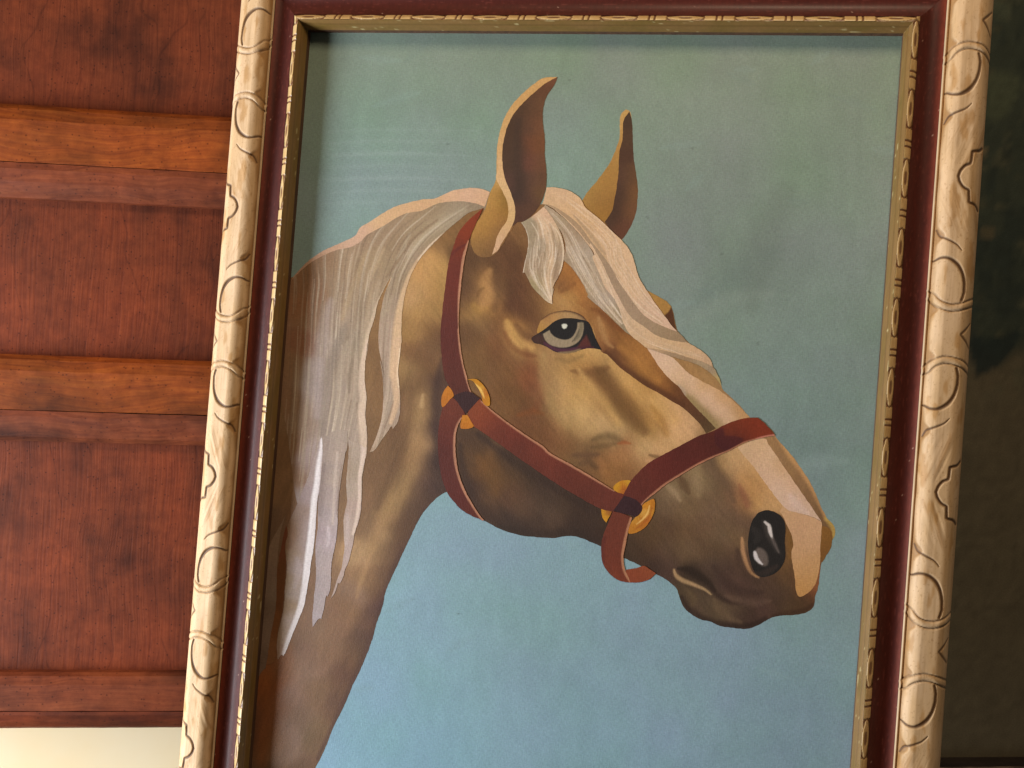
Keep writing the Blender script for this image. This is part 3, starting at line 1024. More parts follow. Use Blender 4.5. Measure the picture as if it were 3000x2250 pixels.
S_HEAD += smp(8, """330 250 96 68 40;450 350 106 72 40;350 130 82 58 40;600 400 98 68 40;500 550 96 68 44;700 550 92 64 44;800 650 90 66 48;1000 700 86 64 48;900 800 76 56 42;650 800 68 50 40;500 700 78 56 42;380 500 72 50 38;320 300 80 56 38;1100 600 72 52 38;1250 700 66 47 36;1200 850 64 47 36;1350 850 62 44 34;700 300 74 53 38;900 450 72 52 38;1000 560 76 56 42;800 860 62 46 36;1300 560 68 50 38;1380 750 66 48 36""")
S_HEAD += smp(4, """420 300 142 108 78;430 600 134 102 72;420 900 130 96 66;380 1200 134 100 70;420 1500 138 102 76;330 1500 112 86 64;1080 200 126 92 58;1080 500 128 94 60;1080 700 120 88 56;1350 250 150 116 74;1400 350 110 78 50;1450 300 130 96 62;1550 200 124 90 56;1560 60 138 104 66;1600 400 92 64 48;1580 500 80 56 46;1560 700 76 54 44;1540 950 80 58 48;1560 1150 80 58 48;1620 1000 72 52 42;1620 1180 74 54 44;1480 460 164 128 84;1460 600 156 120 80;1440 750 148 114 76;1440 900 146 112 76;1400 1050 148 114 76;1300 1250 146 112 74;1200 1400 148 114 76;1120 1550 154 120 82;1380 550 112 80 54;1330 700 108 76 50;1340 850 108 78 52;1300 1000 112 82 54;1200 1150 118 88 58;1150 950 118 86 56;1100 1100 120 88 58;1080 1300 122 90 62;1050 1500 124 92 64;1500 1100 98 70 52;1450 1250 96 70 50;1400 1350 94 68 48;1320 1500 96 68 46;1480 1330 84 60 48;1400 1500 90 64 46""")
S_HEAD += smp(5, """1000 60 166 130 92;1010 250 142 106 74;960 400 134 104 80;1150 60 138 106 72;1230 80 112 82 56;1290 60 92 64 50;1180 250 116 86 58;1220 230 88 60 48;1100 350 118 86 56;1160 420 84 56 48;1080 600 112 80 58;1120 560 78 52 46;1000 800 108 78 54;1050 780 78 54 46;950 1000 106 76 52;880 1150 108 78 54;930 1080 90 58 46;800 1350 110 80 56;830 1300 96 66 50;700 1550 112 84 58;900 500 128 94 64;800 600 128 94 68;700 800 124 92 66;600 900 122 90 68;500 1000 128 98 76;450 1200 126 96 76;600 1200 116 86 60;500 1400 116 88 66;400 1500 124 96 78;600 1500 112 86 60;330 1000 130 88 58;270 1050 138 84 46;220 1150 134 80 46;240 1300 138 84 44;200 1500 138 88 56;160 1350 110 74 54;120 1500 84 60 48;260 1550 134 92 54;330 1300 124 90 68;350 1600 124 96 76;560 620 126 94 70;660 650 124 94 70;300 950 136 92 62""")
S_HEAD += [(700, 2300, 112, 84, 60), (800, 2300, 110, 82, 58), (900, 2280, 104, 76, 54), (760, 2400, 108, 82, 58)]
OPS_HEAD = [
    # forehead and cheek modelling
    stroke(z(3, (700, 60), (705, 250), (690, 430)), (12, 14, 10), (98, 68, 44), 0.5, 0.9),
    stroke(z(3, (650, 120), (610, 220), (640, 320), (590, 420)), (8, 17, 18, 10), (178, 132, 82), 0.55, 0.9),
    stroke(z(3, (520, 400), (560, 440), (620, 420)), (8, 12, 6), (164, 122, 66), 0.5, 0.9),
    stroke(z(3, (545, 330), (560, 290), (600, 260)), (3, 6, 3), (112, 78, 44), 0.5, 0.8),
    stroke(z(3, (790, 540), (840, 640), (900, 710), (990, 745)), (9, 16, 15, 9), (190, 145, 86), 0.75, 0.8),
    stroke(z(3, (770, 620), (820, 720), (920, 790), (1020, 810)), (5, 9, 8, 5), (118, 72, 42), 0.55, 0.8),
    stroke(z(3, (860, 560), (930, 640), (1000, 660)), (6, 12, 8), (104, 68, 42), 0.6, 0.8),
    stroke(z(3, (940, 760), (1010, 900), (1070, 1020), (1060, 1150), (1020, 1240)), (8, 18, 20, 18, 10), (122, 70, 42), 0.42, 1.0),
    stroke(z(3, (880, 1290), (1000, 1260), (1080, 1280)), (5, 9, 5), (128, 74, 36), 0.45, 0.9),
    stroke(z(3, (1090, 800), (1080, 950), (1120, 1100), (1180, 1250), (1280, 1380)), (8, 14, 14, 12, 10), (162, 128, 82), 0.5, 0.9),
    stroke(z(3, (1180, 830), (1290, 850), (1400, 810)), (4, 8, 5), (140, 108, 66), 0.6, 0.9),
    # eye socket trough down the face
    stroke(z(3, (1310, 930), (1420, 945), (1540, 930), (1610, 900)), (4, 10, 14, 6), (116, 78, 46), 0.65, 0.8),
    stroke(z(3, (1530, 940), (1600, 1030), (1690, 1160), (1790, 1290), (1900, 1420)), (14, 24, 24, 22, 14), (112, 78, 44), 0.7, 0.85),
    stroke(z(3, (1370, 920), (1470, 1060), (1580, 1200), (1700, 1360)), (6, 14, 16, 10), (196, 152, 94), 0.5, 0.9),
    stroke(z(3, (1630, 870), (1760, 1010), (1880, 1130), (2020, 1230), (2140, 1320)), (8, 16, 18, 20, 18), (196, 150, 92), 0.5, 0.9),
    stroke(z(3, (1960, 1220), (2040, 1330), (2080, 1440)), (6, 14, 10), (164, 116, 56), 0.5, 0.9),
    stroke(z(3, (1480, 1490), (1560, 1460), (1640, 1465), (1740, 1505)), (4, 10, 12, 4), (100, 76, 48), 0.6, 1.0),
    stroke(z(3, (1470, 1550), (1570, 1540), (1670, 1520)), (3, 8, 5), (104, 78, 48), 0.5, 0.9),
    stroke(z(3, (1690, 1520), (1740, 1510), (1790, 1520)), (3, 6, 2), (152, 86, 46), 0.7, 0.8),
    stroke(z(7, (-60, 230), (60, 235), (150, 225)), (4, 12, 4), (92, 64, 45), 0.55, 1.0),
    stroke(z(7, (0, 300), (60, 290), (130, 330)), (6, 14, 8), (92, 66, 44), 0.55, 0.9),
    stroke(z(7, (560, 230), (620, 245), (690, 270)), (3, 7, 3), (104, 74, 46), 0.7, 0.8),
    stroke(z(7, (530, 275), (590, 290), (610, 320)), (3, 6, 3), (196, 146, 104), 0.6, 0.8),
    # jaw
    stroke(z(8, (270, 150), (290, 330), (370, 550), (470, 690), (600, 790)), (6, 12, 14, 14, 10), (66, 47, 36), 0.7, 0.9),
    stroke(z(8, (420, 60), (600, 200), (800, 340), (1000, 470), (1200, 590), (1380, 690)), (8, 12, 14, 13, 12, 10), (62, 44, 34), 0.7, 0.9),
    stroke(z(8, (600, 810), (800, 860), (1000, 870), (1200, 860), (1380, 930)), (8, 13, 13, 12, 8), (58, 43, 34), 0.6, 0.9),
    stroke(z(8, (420, 250), (520, 380), (560, 520)), (10, 26, 16), (112, 76, 40), 0.5, 0.95),
    # muzzle
    stroke(z(7, (800, 400), (840, 470), (880, 540)), (6, 13, 5), (92, 66, 44), 0.7, 0.8),
    stroke(z(7, (690, 470), (760, 530), (810, 600)), (4, 10, 4), (158, 128, 96), 0.55, 0.9),
    stroke(z(7, (1060, 250), (1110, 370), (1180, 470), (1240, 600)), (8, 14, 14, 8), (100, 76, 56), 0.55, 0.9),
    stroke(z(7, (930, 320), (960, 420), (960, 560)), (8, 14, 8), (146, 118, 84), 0.5, 0.9),
    stroke(z(7, (1290, 470), (1330, 560), (1350, 640)), (4, 11, 8), (136, 86, 62), 0.6, 0.9),
    stroke(z(7, (1300, 400), (1380, 500), (1440, 600), (1420, 660)), (12, 18, 16, 8), (190, 142, 88), 0.4, 0.9),
    stroke(z(7, (1310, 900), (1320, 1020), (1350, 1120), (1390, 1190), (1445, 1222)), (3, 6, 6, 5, 2), (182, 136, 94), 0.8, 0.6),
    stroke(z(7, (1270, 1000), (1300, 1120), (1350, 1200), (1430, 1260)), (6, 12, 12, 6), (76, 55, 42), 0.6, 0.9),
    stroke(z(7, (790, 1150), (870, 1160), (950, 1200), (1030, 1260), (1090, 1330)), (4, 13, 13, 10, 5), (50, 36, 26), 0.85, 0.7),
    stroke(z(7, (760, 1160), (775, 1205), (830, 1245), (920, 1280), (1010, 1320), (1060, 1360)), (3, 6, 6, 5, 4, 2), (168, 134, 96), 0.9, 0.6),
    stroke(z(7, (1080, 1130), (1140, 1210), (1220, 1290), (1340, 1340), (1480, 1340)), (6, 14, 14, 10, 6), (66, 47, 38), 0.6, 0.9),
    stroke(z(7, (1040, 1290), (1120, 1370), (1210, 1420), (1320, 1440)), (3, 7, 7, 3), (60, 42, 33), 0.7, 0.8),
    stroke(z(7, (1180, 1370), (1290, 1410), (1420, 1430), (1540, 1410)), (5, 10, 10, 4), (104, 78, 62), 0.5, 0.9),
    stroke(z(7, (1080, 1400), (1150, 1490), (1230, 1560), (1300, 1590)), (5, 12, 10, 5), (110, 86, 62), 0.55, 0.9),
    stroke(z(7, (880, 1330), (920, 1400), (900, 1450)), (6, 12, 6), (100, 78, 54), 0.5, 0.9),
    stroke(z(7, (820, 1380), (880, 1480), (990, 1550), (1100, 1590), (1250, 1615), (1400, 1605), (1500, 1555)), (6, 9, 9, 9, 9, 9, 7), (52, 36, 28), 0.7, 0.9),
    stroke(z(7, (1560, 1535), (1700, 1510), (1820, 1485), (1880, 1440)), (5, 8, 8, 4), (64, 42, 28), 0.6, 0.9),
    stroke(z(7, (1680, 860), (1720, 950), (1700, 1060)), (6, 16, 8), (124, 86, 44), 0.7, 0.8),
    stroke(z(7, (1700, 1130), (1720, 1250), (1750, 1390)), (5, 9, 5), (96, 66, 42), 0.5, 0.9),
    stroke(z(7, (1600, 80), (1700, 220), (1800, 350), (1880, 480), (1960, 640), (2000, 740)), (8, 10, 10, 10, 10, 8), (186, 140, 92), 0.9, 0.8),
    stroke(z(7, (1995, 745), (2040, 790), (2058, 840), (2050, 900)), (7, 10, 9, 4), (184, 150, 80), 0.75, 0.7),
    # throat groove, neck edge
    stroke(z(4, (1500, 440), (1470, 560), (1440, 720), (1440, 900), (1400, 1040), (1290, 1250), (1180, 1450), (1080, 1659)), (8, 17, 20, 19, 19, 18, 15, 12), (160, 124, 82), 0.35, 1.0),
    stroke(z(4, (1490, 430), (1480, 520)), (3, 8), (186, 150, 106), 0.5, 0.8),
    stroke(z(4, (1400, 380), (1380, 560), (1350, 760), (1290, 950), (1200, 1130), (1120, 1350)), (8, 14, 14, 13, 12, 8), (104, 74, 48), 0.4, 0.9),
    stroke(z(4, (1620, 1260), (1530, 1350), (1440, 1500), (1370, 1640)), (8, 12, 12, 10), (84, 58, 46), 0.6, 0.9),
    stroke(z(5, (1330, 30), (1250, 200), (1180, 400), (1110, 640), (1040, 850), (950, 1050), (840, 1290), (740, 1500), (640, 1720)), (8, 9, 9, 10, 10, 9, 8, 7, 6), (82, 56, 46), 0.6, 0.9),
    stroke(z(5, (1080, 0), (1040, 120), (1000, 240), (950, 420)), (10, 10, 8, 3), (172, 134, 92), 0.35, 1.0),
    stroke(z(5, (240, 920), (225, 1100), (220, 1350), (200, 1600), (180, 1750)), (14, 22, 22, 20, 18), (142, 82, 40), 0.45, 0.95),
    stroke(z(4, (1650, 150), (1600, 380), (1600, 700), (1610, 1000)), (8, 12, 14, 10), (70, 49, 42), 0.6, 0.9),
]
coat('horse_head', HEAD, S_HEAD, OPS_HEAD, grid=3.2, sigma=33, rough=0.10, dab=0.12, depth=1.10)

# dark side of the face between eye and blaze: sharp lower edge along the cheek ridge
coat('face_band', z(3, (1290, 60, 1), (1270, 160), (1200, 260), (1230, 330), (1340, 380), (1430, 440), (1480, 560), (1520, 700), (1555, 775), (1600, 800), (1650, 850), (1700, 900), (1760, 945), (1820, 990), (1920, 1060), (2000, 1100), (2050, 1130))
     + z(6, (700, 1290), (820, 1360), (900, 1430), (970, 1500), (1020, 1575, 1), (1110, 1530, 1), (1000, 1400), (900, 1290), (800, 1180), (700, 1090), (620, 1000), (540, 880, 1), (400, 775), (300, 690), (150, 550), (60, 470), (0, 350)),
     smp(3, """1300 120 158 106 56;1260 230 136 92 54;1330 230 158 106 56;1300 340 178 132 78;1400 300 160 108 58;1420 400 148 100 56;1500 460 150 102 57;1530 560 170 122 72;1500 620 136 94 56;1590 640 152 106 62;1600 720 140 92 54;1640 800 98 62 40;1600 780 110 72 46;1580 480 128 80 46;1650 560 124 80 44;1720 620 128 84 44;1750 700 150 102 54;1820 750 156 106 56;1880 820 164 112 60;1780 820 146 98 52;1720 840 112 72 42;1840 900 158 107 55;1800 940 110 70 40;1900 960 152 104 54;1900 1020 104 68 38;2000 1000 160 108 56;2050 1060 148 98 50;1980 1070 104 66 37;2100 1120 120 76 40;2180 1190 104 66 38""")
     + smp(6, '780 1250 112 70 40;860 1320 104 66 40;940 1400 96 62 40;1000 1480 92 64 40;1050 1530 100 74 46;700 1180 124 80 44;640 1090 148 100 54'),
     [stroke(z(3, (1590, 780), (1700, 880), (1820, 970), (1930, 1045), (2060, 1115), (2200, 1210)), (6, 8, 9, 9, 10, 10), (92, 56, 34), 0.8, 0.9),
      stroke(z(3, (1530, 500), (1560, 600), (1600, 700), (1650, 740)), (4, 8, 8, 3), (176, 132, 84), 0.55, 0.9),
      stroke(z(3, (1480, 430), (1560, 460), (1640, 540), (1720, 610)), (5, 9, 9, 5), (118, 72, 38), 0.6, 0.9),
      stroke(z(3, (1230, 290), (1300, 250), (1340, 220)), (4, 8, 4), (126, 82, 46), 0.5, 0.9),
      stroke(z(3, (1700, 740), (1820, 830), (1920, 920), (2020, 1010)), (8, 13, 13, 9), (170, 118, 62), 0.5, 0.9)], grid=3.0, sigma=24, rough=0.1, dab=0.11, depth=1.12)

# blaze down the nose
coat('blaze', z(6, (540, 880, 1), (590, 960), (650, 1050), (720, 1130), (800, 1200), (850, 1270), (930, 1360), (1020, 1450), (1105, 1545, 1), (1180, 1530), (1370, 1440, 1), (1280, 1350), (1200, 1280), (1100, 1210), (980, 1150),
                (870, 1080), (770, 980), (690, 925), (620, 895)),
     smp(6, '620 950 214 176 146;700 1040 214 176 144;800 1120 212 172 136;900 1200 212 172 138;1000 1280 212 172 140;1100 1360 210 170 138;1200 1430 206 166 132;820 1240 172 142 104;900 1330 154 126 84;1000 1430 152 122 82;1090 1510 160 130 90;1150 1290 200 154 108;1280 1390 186 140 92;1000 1190 200 156 110'),
     [stroke(z(6, (820, 1240), (900, 1320), (1000, 1420), (1090, 1520)), (6, 14, 14, 10), (148, 122, 80), 0.8, 0.6),
      stroke(z(6, (800, 1190), (830, 1220), (850, 1260)), (4, 7, 4), (176, 150, 128), 0.6, 0.8)], grid=3.2, sigma=24)
coat('blaze', z(7, (1275, 170, 1), (1400, 108), (1495, 96), (1530, 150), (1600, 250), (1680, 370), (1770, 500), (1840, 600), (1900, 690), (1956, 768, 1), (1880, 730), (1760, 697), (1690, 680), (1640, 640), (1560, 540), (1480, 430), (1400, 320), (1330, 240)),
     smp(7, '1340 170 204 166 128;1450 130 206 166 126;1400 250 202 162 126;1500 250 210 170 134;1550 400 212 172 140;1620 500 214 176 148;1650 600 208 172 146;1750 620 210 174 152;1850 700 204 168 142;1700 450 208 166 132;1620 330 202 160 120;1800 580 204 164 132;1480 380 206 166 134'),
     [stroke(z(7, (1700, 560), (1770, 650), (1840, 700)), (6, 14, 6), (216, 184, 168), 0.5, 0.9)], grid=3.2, sigma=26)
coat('muzzle_patch', z(7, (1640, 640, 1), (1690, 680), (1760, 697), (1880, 732), (1955, 770, 1), (1958, 800), (1946, 950), (1945, 1060), (1936, 1150), (1915, 1250), (1880, 1312), (1840, 1350), (1790, 1376), (1762, 1365), (1745, 1310), (1735, 1200),
                       (1720, 1120), (1712, 1020), (1725, 960), (1715, 890), (1690, 830), (1660, 770), (1645, 730), (1620, 690)),
     smp(7, '1680 720 198 154 112;1800 760 198 152 114;1900 800 198 153 114;1750 850 198 152 114;1850 950 196 151 112;1780 1020 194 148 106;1880 1100 192 145 98;1800 1150 192 144 96;1850 1250 190 140 88;1790 1320 188 136 80'), grid=3.2, sigma=30, rough=0.04)
coat('far_nostril', z(7, (1957, 802, 1), (2000, 815), (2033, 850), (2041, 900), (2030, 980), (1992, 1045), (1958, 1100), (1946, 1060), (1948, 950)),
     smp(7, '1980 850 138 92 44;2020 880 120 82 36;1980 980 126 84 40;1960 1060 118 78 36'), grid=3.0)
coat('nostril', z(7, (1358, 950), (1365, 870), (1385, 780), (1430, 710), (1490, 678), (1560, 685), (1620, 720), (1655, 775), (1663, 850), (1656, 930), (1662, 1020), (1650, 1100), (1600, 1170), (1540, 1205), (1470, 1218), (1420, 1190), (1390, 1130), (1368, 1050)),
     (38, 33, 30), [patch(z(7, (1480, 760), (1530, 790), (1550, 860), (1580, 940), (1620, 1030), (1590, 1010), (1540, 940), (1500, 860)), (62, 54, 49), 8),
                    stroke(z(7, (1495, 772), (1528, 800), (1538, 850), (1556, 905)), (3, 5.5, 5, 2), (206, 192, 184), 1, 0.5),
                    stroke(z(7, (1555, 905), (1580, 960), (1608, 1020)), (4, 4, 2), (96, 84, 78), 0.8, 0.8),
                    patch(z(7, (1410, 1010), (1440, 980), (1490, 1000), (1520, 1060), (1515, 1120), (1470, 1125), (1425, 1080)), (98, 84, 76), 5),
                    stroke(z(7, (1414, 1018), (1426, 1065), (1450, 1095), (1474, 1114)), (4, 6, 5, 2), (208, 196, 192), 1, 0.5),
                    stroke(z(7, (1400, 820), (1440, 880), (1420, 930)), (6, 12, 6), (50, 44, 40), 0.7, 0.9),
                    stroke(z(7, (1420, 1190), (1500, 1180), (1590, 1130)), (4, 9, 5), (56, 44, 38), 0.7, 0.9)], grid=2.2, rough=0.15)
# far eye bulge
coat('brow', z(6, (540, 418, 1), (620, 460), (690, 500), (737, 546, 1), (752, 600), (770, 690), (788, 752, 1), (740, 740), (640, 640), (560, 520)),
     smp(6, '600 480 166 122 62;680 540 170 126 66;700 590 166 120 60;640 560 160 116 58'),
     [patch(z(6, (737, 546, 1), (715, 590), (682, 618, 1), (720, 690), (788, 752, 1), (770, 690), (755, 600)), (84, 48, 26), 2.5)], grid=2.5)

# the eye
coat('eyelid', z(10, (130, 500), (150, 420), (210, 300), (330, 220), (450, 180), (580, 165), (700, 180), (800, 215), (880, 265), (930, 330, 1), (830, 312), (700, 292), (560, 292), (480, 312), (400, 352), (300, 432), (220, 492), (148, 535)),
     smp(10, '160 460 170 124 62;250 360 176 130 76;380 270 178 132 80;520 220 168 126 78;680 235 172 132 86;800 270 164 128 86;880 300 140 108 76;300 260 150 104 62;600 280 170 134 92'),
     [stroke(z(10, (190, 300), (330, 195), (450, 158), (580, 148), (700, 162), (800, 200), (890, 250), (960, 330)), (4, 5.5, 6.5, 6.5, 6.5, 6.5, 7, 5), (70, 40, 30), 1.0, 0.8)], grid=2.2, sigma=16)
coat('eye', z(10, (40, 610), (145, 537, 1), (220, 490), (300, 430), (400, 350), (480, 310), (560, 290), (700, 290), (830, 310), (950, 345), (1000, 420), (1040, 520), (1080, 620), (1130, 720), (1175, 803, 1), (1080, 782), (980, 775), (900, 785), (820, 808), (740, 838),
              (620, 858), (500, 852), (400, 822), (300, 762), (180, 710), (90, 690)),
     (34, 30, 29), [
         patch(z(10, (30, 620), (140, 545), (230, 560), (270, 660), (350, 740), (250, 745), (100, 700)), (70, 44, 36), 8, 0.9),
         stroke(z(10, (250, 690), (350, 760), (470, 805), (600, 815), (720, 795), (830, 760)), (3, 5, 6, 6, 5, 4), (82, 44, 58), 0.9, 0.8),
         stroke(z(10, (480, 848), (620, 852), (740, 832), (830, 790)), (2, 4.5, 4.5, 3), (134, 108, 76), 0.9, 0.7),
         patch(z(10, (930, 560, 1), (965, 640), (1000, 740), (900, 770), (790, 770), (830, 690), (890, 610)), (88, 44, 38), 4, 0.95),
         stroke(z(10, (790, 770), (900, 765), (1040, 765)), (2, 5, 3), (72, 34, 42), 0.8, 0.8),
         patch(z(10, (225, 545, 1), (260, 640), (330, 710), (430, 750), (540, 765), (650, 750), (760, 700), (830, 630), (870, 540), (885, 460), (880, 362, 1), (785, 360, 1), (778, 450), (740, 540), (680, 610), (590, 640), (480, 620), (400, 580), (350, 530), (332, 482, 1)), (150, 130, 104), 1.5),
         stroke(z(10, (850, 380), (840, 480), (800, 580), (740, 650)), (5, 6, 6, 3), (112, 100, 78), 0.8, 0.8),
         stroke(z(10, (815, 470), (770, 580), (700, 670)), (1.5, 2.5, 1.5), (78, 68, 56), 0.7, 0.7),
         patch(z(10, (528, 395), (560, 380), (608, 385), (622, 412), (600, 450), (565, 462), (538, 440)), (212, 208, 190), 1.5)],
     grid=1.8, rough=0.05)

# near ear
coat('ear', z(1, (1192, 212, 1), (1130, 210), (1070, 225), (1000, 270), (930, 330), (870, 390), (820, 450), (780, 520), (750, 590), (725, 680), (710, 780), (704, 900), (703, 1000), (690, 1070), (650, 1150), (620, 1230), (600, 1300), (550, 1380), (510, 1450), (495, 1530), (500, 1600))
     + z(9, (850, 800), (880, 880), (960, 935), (1070, 925), (1130, 880), (1200, 780), (1260, 680), (1330, 560), (1340, 450), (1300, 250), (1230, 100)) + z(1, (830, 900), (860, 600), (1000, 400)),
     smp(1, '700 1050 182 138 78;650 1200 178 132 72;600 1350 170 124 64;540 1480 166 120 62;520 1590 152 110 58;700 1200 172 126 62;680 1350 166 120 60;640 1480 162 116 58;600 1580 150 108 58;770 1190 124 92 40;780 1300 146 104 48;740 1380 148 104 54;690 1500 138 98 56;650 1600 124 88 52;760 1450 130 90 54;800 500 196 150 92;740 750 194 150 96;730 950 196 152 100')
     + smp(9, '900 850 124 88 54;1000 900 112 78 48;950 800 144 104 58;1050 820 124 86 52'), grid=3.0, sigma=24)
coat('ear_lining', z(1, (1200, 210, 1), (1100, 260), (1030, 320), (970, 370), (900, 440), (850, 500), (810, 570), (780, 650), (760, 740), (750, 830), (755, 930), (770, 1020), (800, 1100), (830, 1180), (848, 1260), (845, 1340), (830, 1420), (860, 1395), (870, 1385),
                     (930, 1375), (990, 1330), (1040, 1270), (1080, 1190), (1105, 1100), (1110, 1000), (1105, 930), (1095, 830), (1095, 700), (1085, 620), (1078, 520), (1090, 430), (1120, 350), (1170, 280)),
     smp(1, '1170 240 104 64 42;1080 320 92 58 38;1000 400 84 56 38;1080 420 104 68 44;920 480 76 52 36;1000 500 92 60 40;860 600 72 50 36;960 620 88 58 42;1040 600 108 68 44;820 750 72 50 36;900 780 74 52 40;980 760 108 64 42;1050 750 112 70 42;820 900 74 52 38;880 900 66 48 38;960 900 100 60 46;1050 900 106 68 46;840 1050 80 54 44;900 1050 68 50 40;1000 1050 90 60 46;1070 1050 98 66 44;900 1180 64 46 38;980 1180 84 56 44;1050 1150 104 72 44;880 1300 82 54 42;960 1300 88 58 42;860 1370 84 54 40'),
     [stroke(z(1, (880, 560), (870, 750), (880, 950), (890, 1150)), (8, 12, 14, 8), (62, 45, 36), 0.5, 0.9)], grid=3.0, sigma=24, rough=0.12)
coat('ear_rim', z(1, (700, 1030), (712, 960), (712, 800), (728, 680), (755, 590), (785, 520), (825, 450), (875, 390), (935, 330), (1003, 272), (1072, 228), (1130, 213), (1196, 211, 1), (1100, 258), (1030, 318), (970, 368), (900, 438), (850, 498), (810, 568), (780, 648), (760, 738), (750, 830), (755, 930), (770, 1020), (800, 1100),
                  (830, 1180), (856, 1275), (847, 1370), (803, 1465), (752, 1545), (715, 1612), (668, 1650, 1), (690, 1580), (710, 1500), (742, 1440), (785, 1380), (800, 1320), (795, 1240), (760, 1150)),
     smp(1, '1100 235 196 150 94;900 400 194 148 92;780 560 196 152 98;735 760 200 156 104;735 950 206 164 116;770 1090 208 168 120;825 1230 206 166 118;825 1340 204 164 112;770 1450 202 160 116;710 1560 204 162 126'), grid=2.6, sigma=26, rough=0.05)


# mane: hair streaks run from the crest down the neck
def hair_coord(P):
    xr = np.interp(P[:, 1], [560, 610, 680, 720, 800, 880, 1000, 1150, 1600, 2000], [1500, 1420, 1302, 1262, 1210, 1190, 1180, 1176, 1050, 860])
    xl = np.interp(P[:, 1], [560, 700, 820, 1600, 2000], [700, 760, 800, 770, 730])
    return (P[:, 0] - xl) / (xr - xl)


def hair(amp, rel):
    def f(P):
        s = hair_coord(P)
        a = fbm(s * 55, P[:, 1] / 420, 3) * 0.7 + 0.6 * vnoise(s * 150 + 7, P[:, 1] / 170)
        return amp * a, rel * (a + 0.5)
    return f


MANE_TOP = z(1, (610, 1290), (650, 1140, 1), (580, 1115), (500, 1107), (430, 1115), (350, 1130), (270, 1165), (200, 1195), (100, 1203), (0, 1225)) + z(2, (1000, 288), (900, 338), (800, 405), (710, 460), (660, 530), (560, 580), (460, 625), (380, 665), (290, 730), (200, 820), (145, 890, 1))
MANE = MANE_TOP + [(edge_x(880), 880, 1), (edge_x(1100), 1100)] + z(4, (330, 400), (400, 800), (470, 1300), (560, 1320), (600, 1150), (640, 920), (668, 770, 1), (678, 850), (700, 830), (860, 900), (882, 740, 1), (890, 850), (940, 900), (1025, 950), (1040, 800), (1035, 700), (1025, 580), (1035, 450), (1020, 330), (1020, 230), (1030, 120), (1055, 0)) \
    + z(2, (745, 1560), (760, 1450), (780, 1330), (820, 1200), (850, 1070), (900, 960), (952, 862, 1), (950, 880), (905, 1000), (872, 1150), (856, 1300), (857, 1430), (880, 1550), (900, 1659)) \
    + z(4, (1145, 150), (1165, 300), (1170, 450), (1160, 600), (1130, 720), (1090, 830), (1058, 900, 1), (1100, 880), (1150, 810), (1200, 740), (1235, 690), (1246, 712, 1), (1280, 665), (1303, 590), (1308, 480), (1300, 350), (1290, 250), (1300, 150), (1315, 0)) \
    + z(2, (1020, 1500), (1040, 1400), (1040, 1300), (1045, 1170), (1060, 1050), (1085, 940), (1130, 820), (1200, 700), (1290, 600), (1390, 500), (1490, 415), (1590, 340), (1712, 305, 1))
S_MANE = smp(2, """200 900 130 92 64;260 850 134 98 70;400 700 148 114 86;450 800 146 116 88;350 950 142 104 76;250 1100 140 96 66;250 1400 138 92 66;330 1200 144 108 80;500 900 150 124 98;600 650 150 124 98;700 550 150 122 96;900 500 150 124 98;1000 420 150 124 98;1150 380 152 126 98;1300 320 148 124 96;1450 290 146 124 98;1600 280 142 120 96;1000 600 148 122 94;1150 500 154 130 102;1250 450 158 136 108;1400 400 162 142 116;1500 330 160 142 120;800 750 156 130 100;700 850 154 128 100;600 1000 152 128 104;800 950 158 132 104;1000 750 150 126 98;1100 700 156 132 108;1000 900 150 126 100;950 1100 156 132 110;920 1300 162 136 116;920 1500 164 138 118;700 1100 152 128 102;600 1200 156 132 110;450 1200 154 130 110;450 1400 166 144 128;550 1350 142 122 104;650 1350 146 126 106;700 1400 156 136 114;760 1250 156 132 108;1560 300 152 132 108""")
S_MANE += smp(4, """430 200 142 106 76;420 500 138 102 74;440 800 138 102 74;480 1100 140 106 80;520 1280 158 138 132;600 250 164 144 132;620 450 168 148 138;570 550 156 130 110;540 700 146 116 90;600 700 160 136 122;620 850 166 144 136;580 1000 160 136 128;800 200 150 128 108;780 400 148 128 112;750 550 152 132 116;800 650 156 136 118;720 700 148 128 114;900 500 156 134 114;960 250 158 136 114;950 700 160 138 120;900 820 158 136 120;1200 300 164 140 120;1220 500 166 142 122;1180 700 164 138 116;1100 850 156 128 102""")
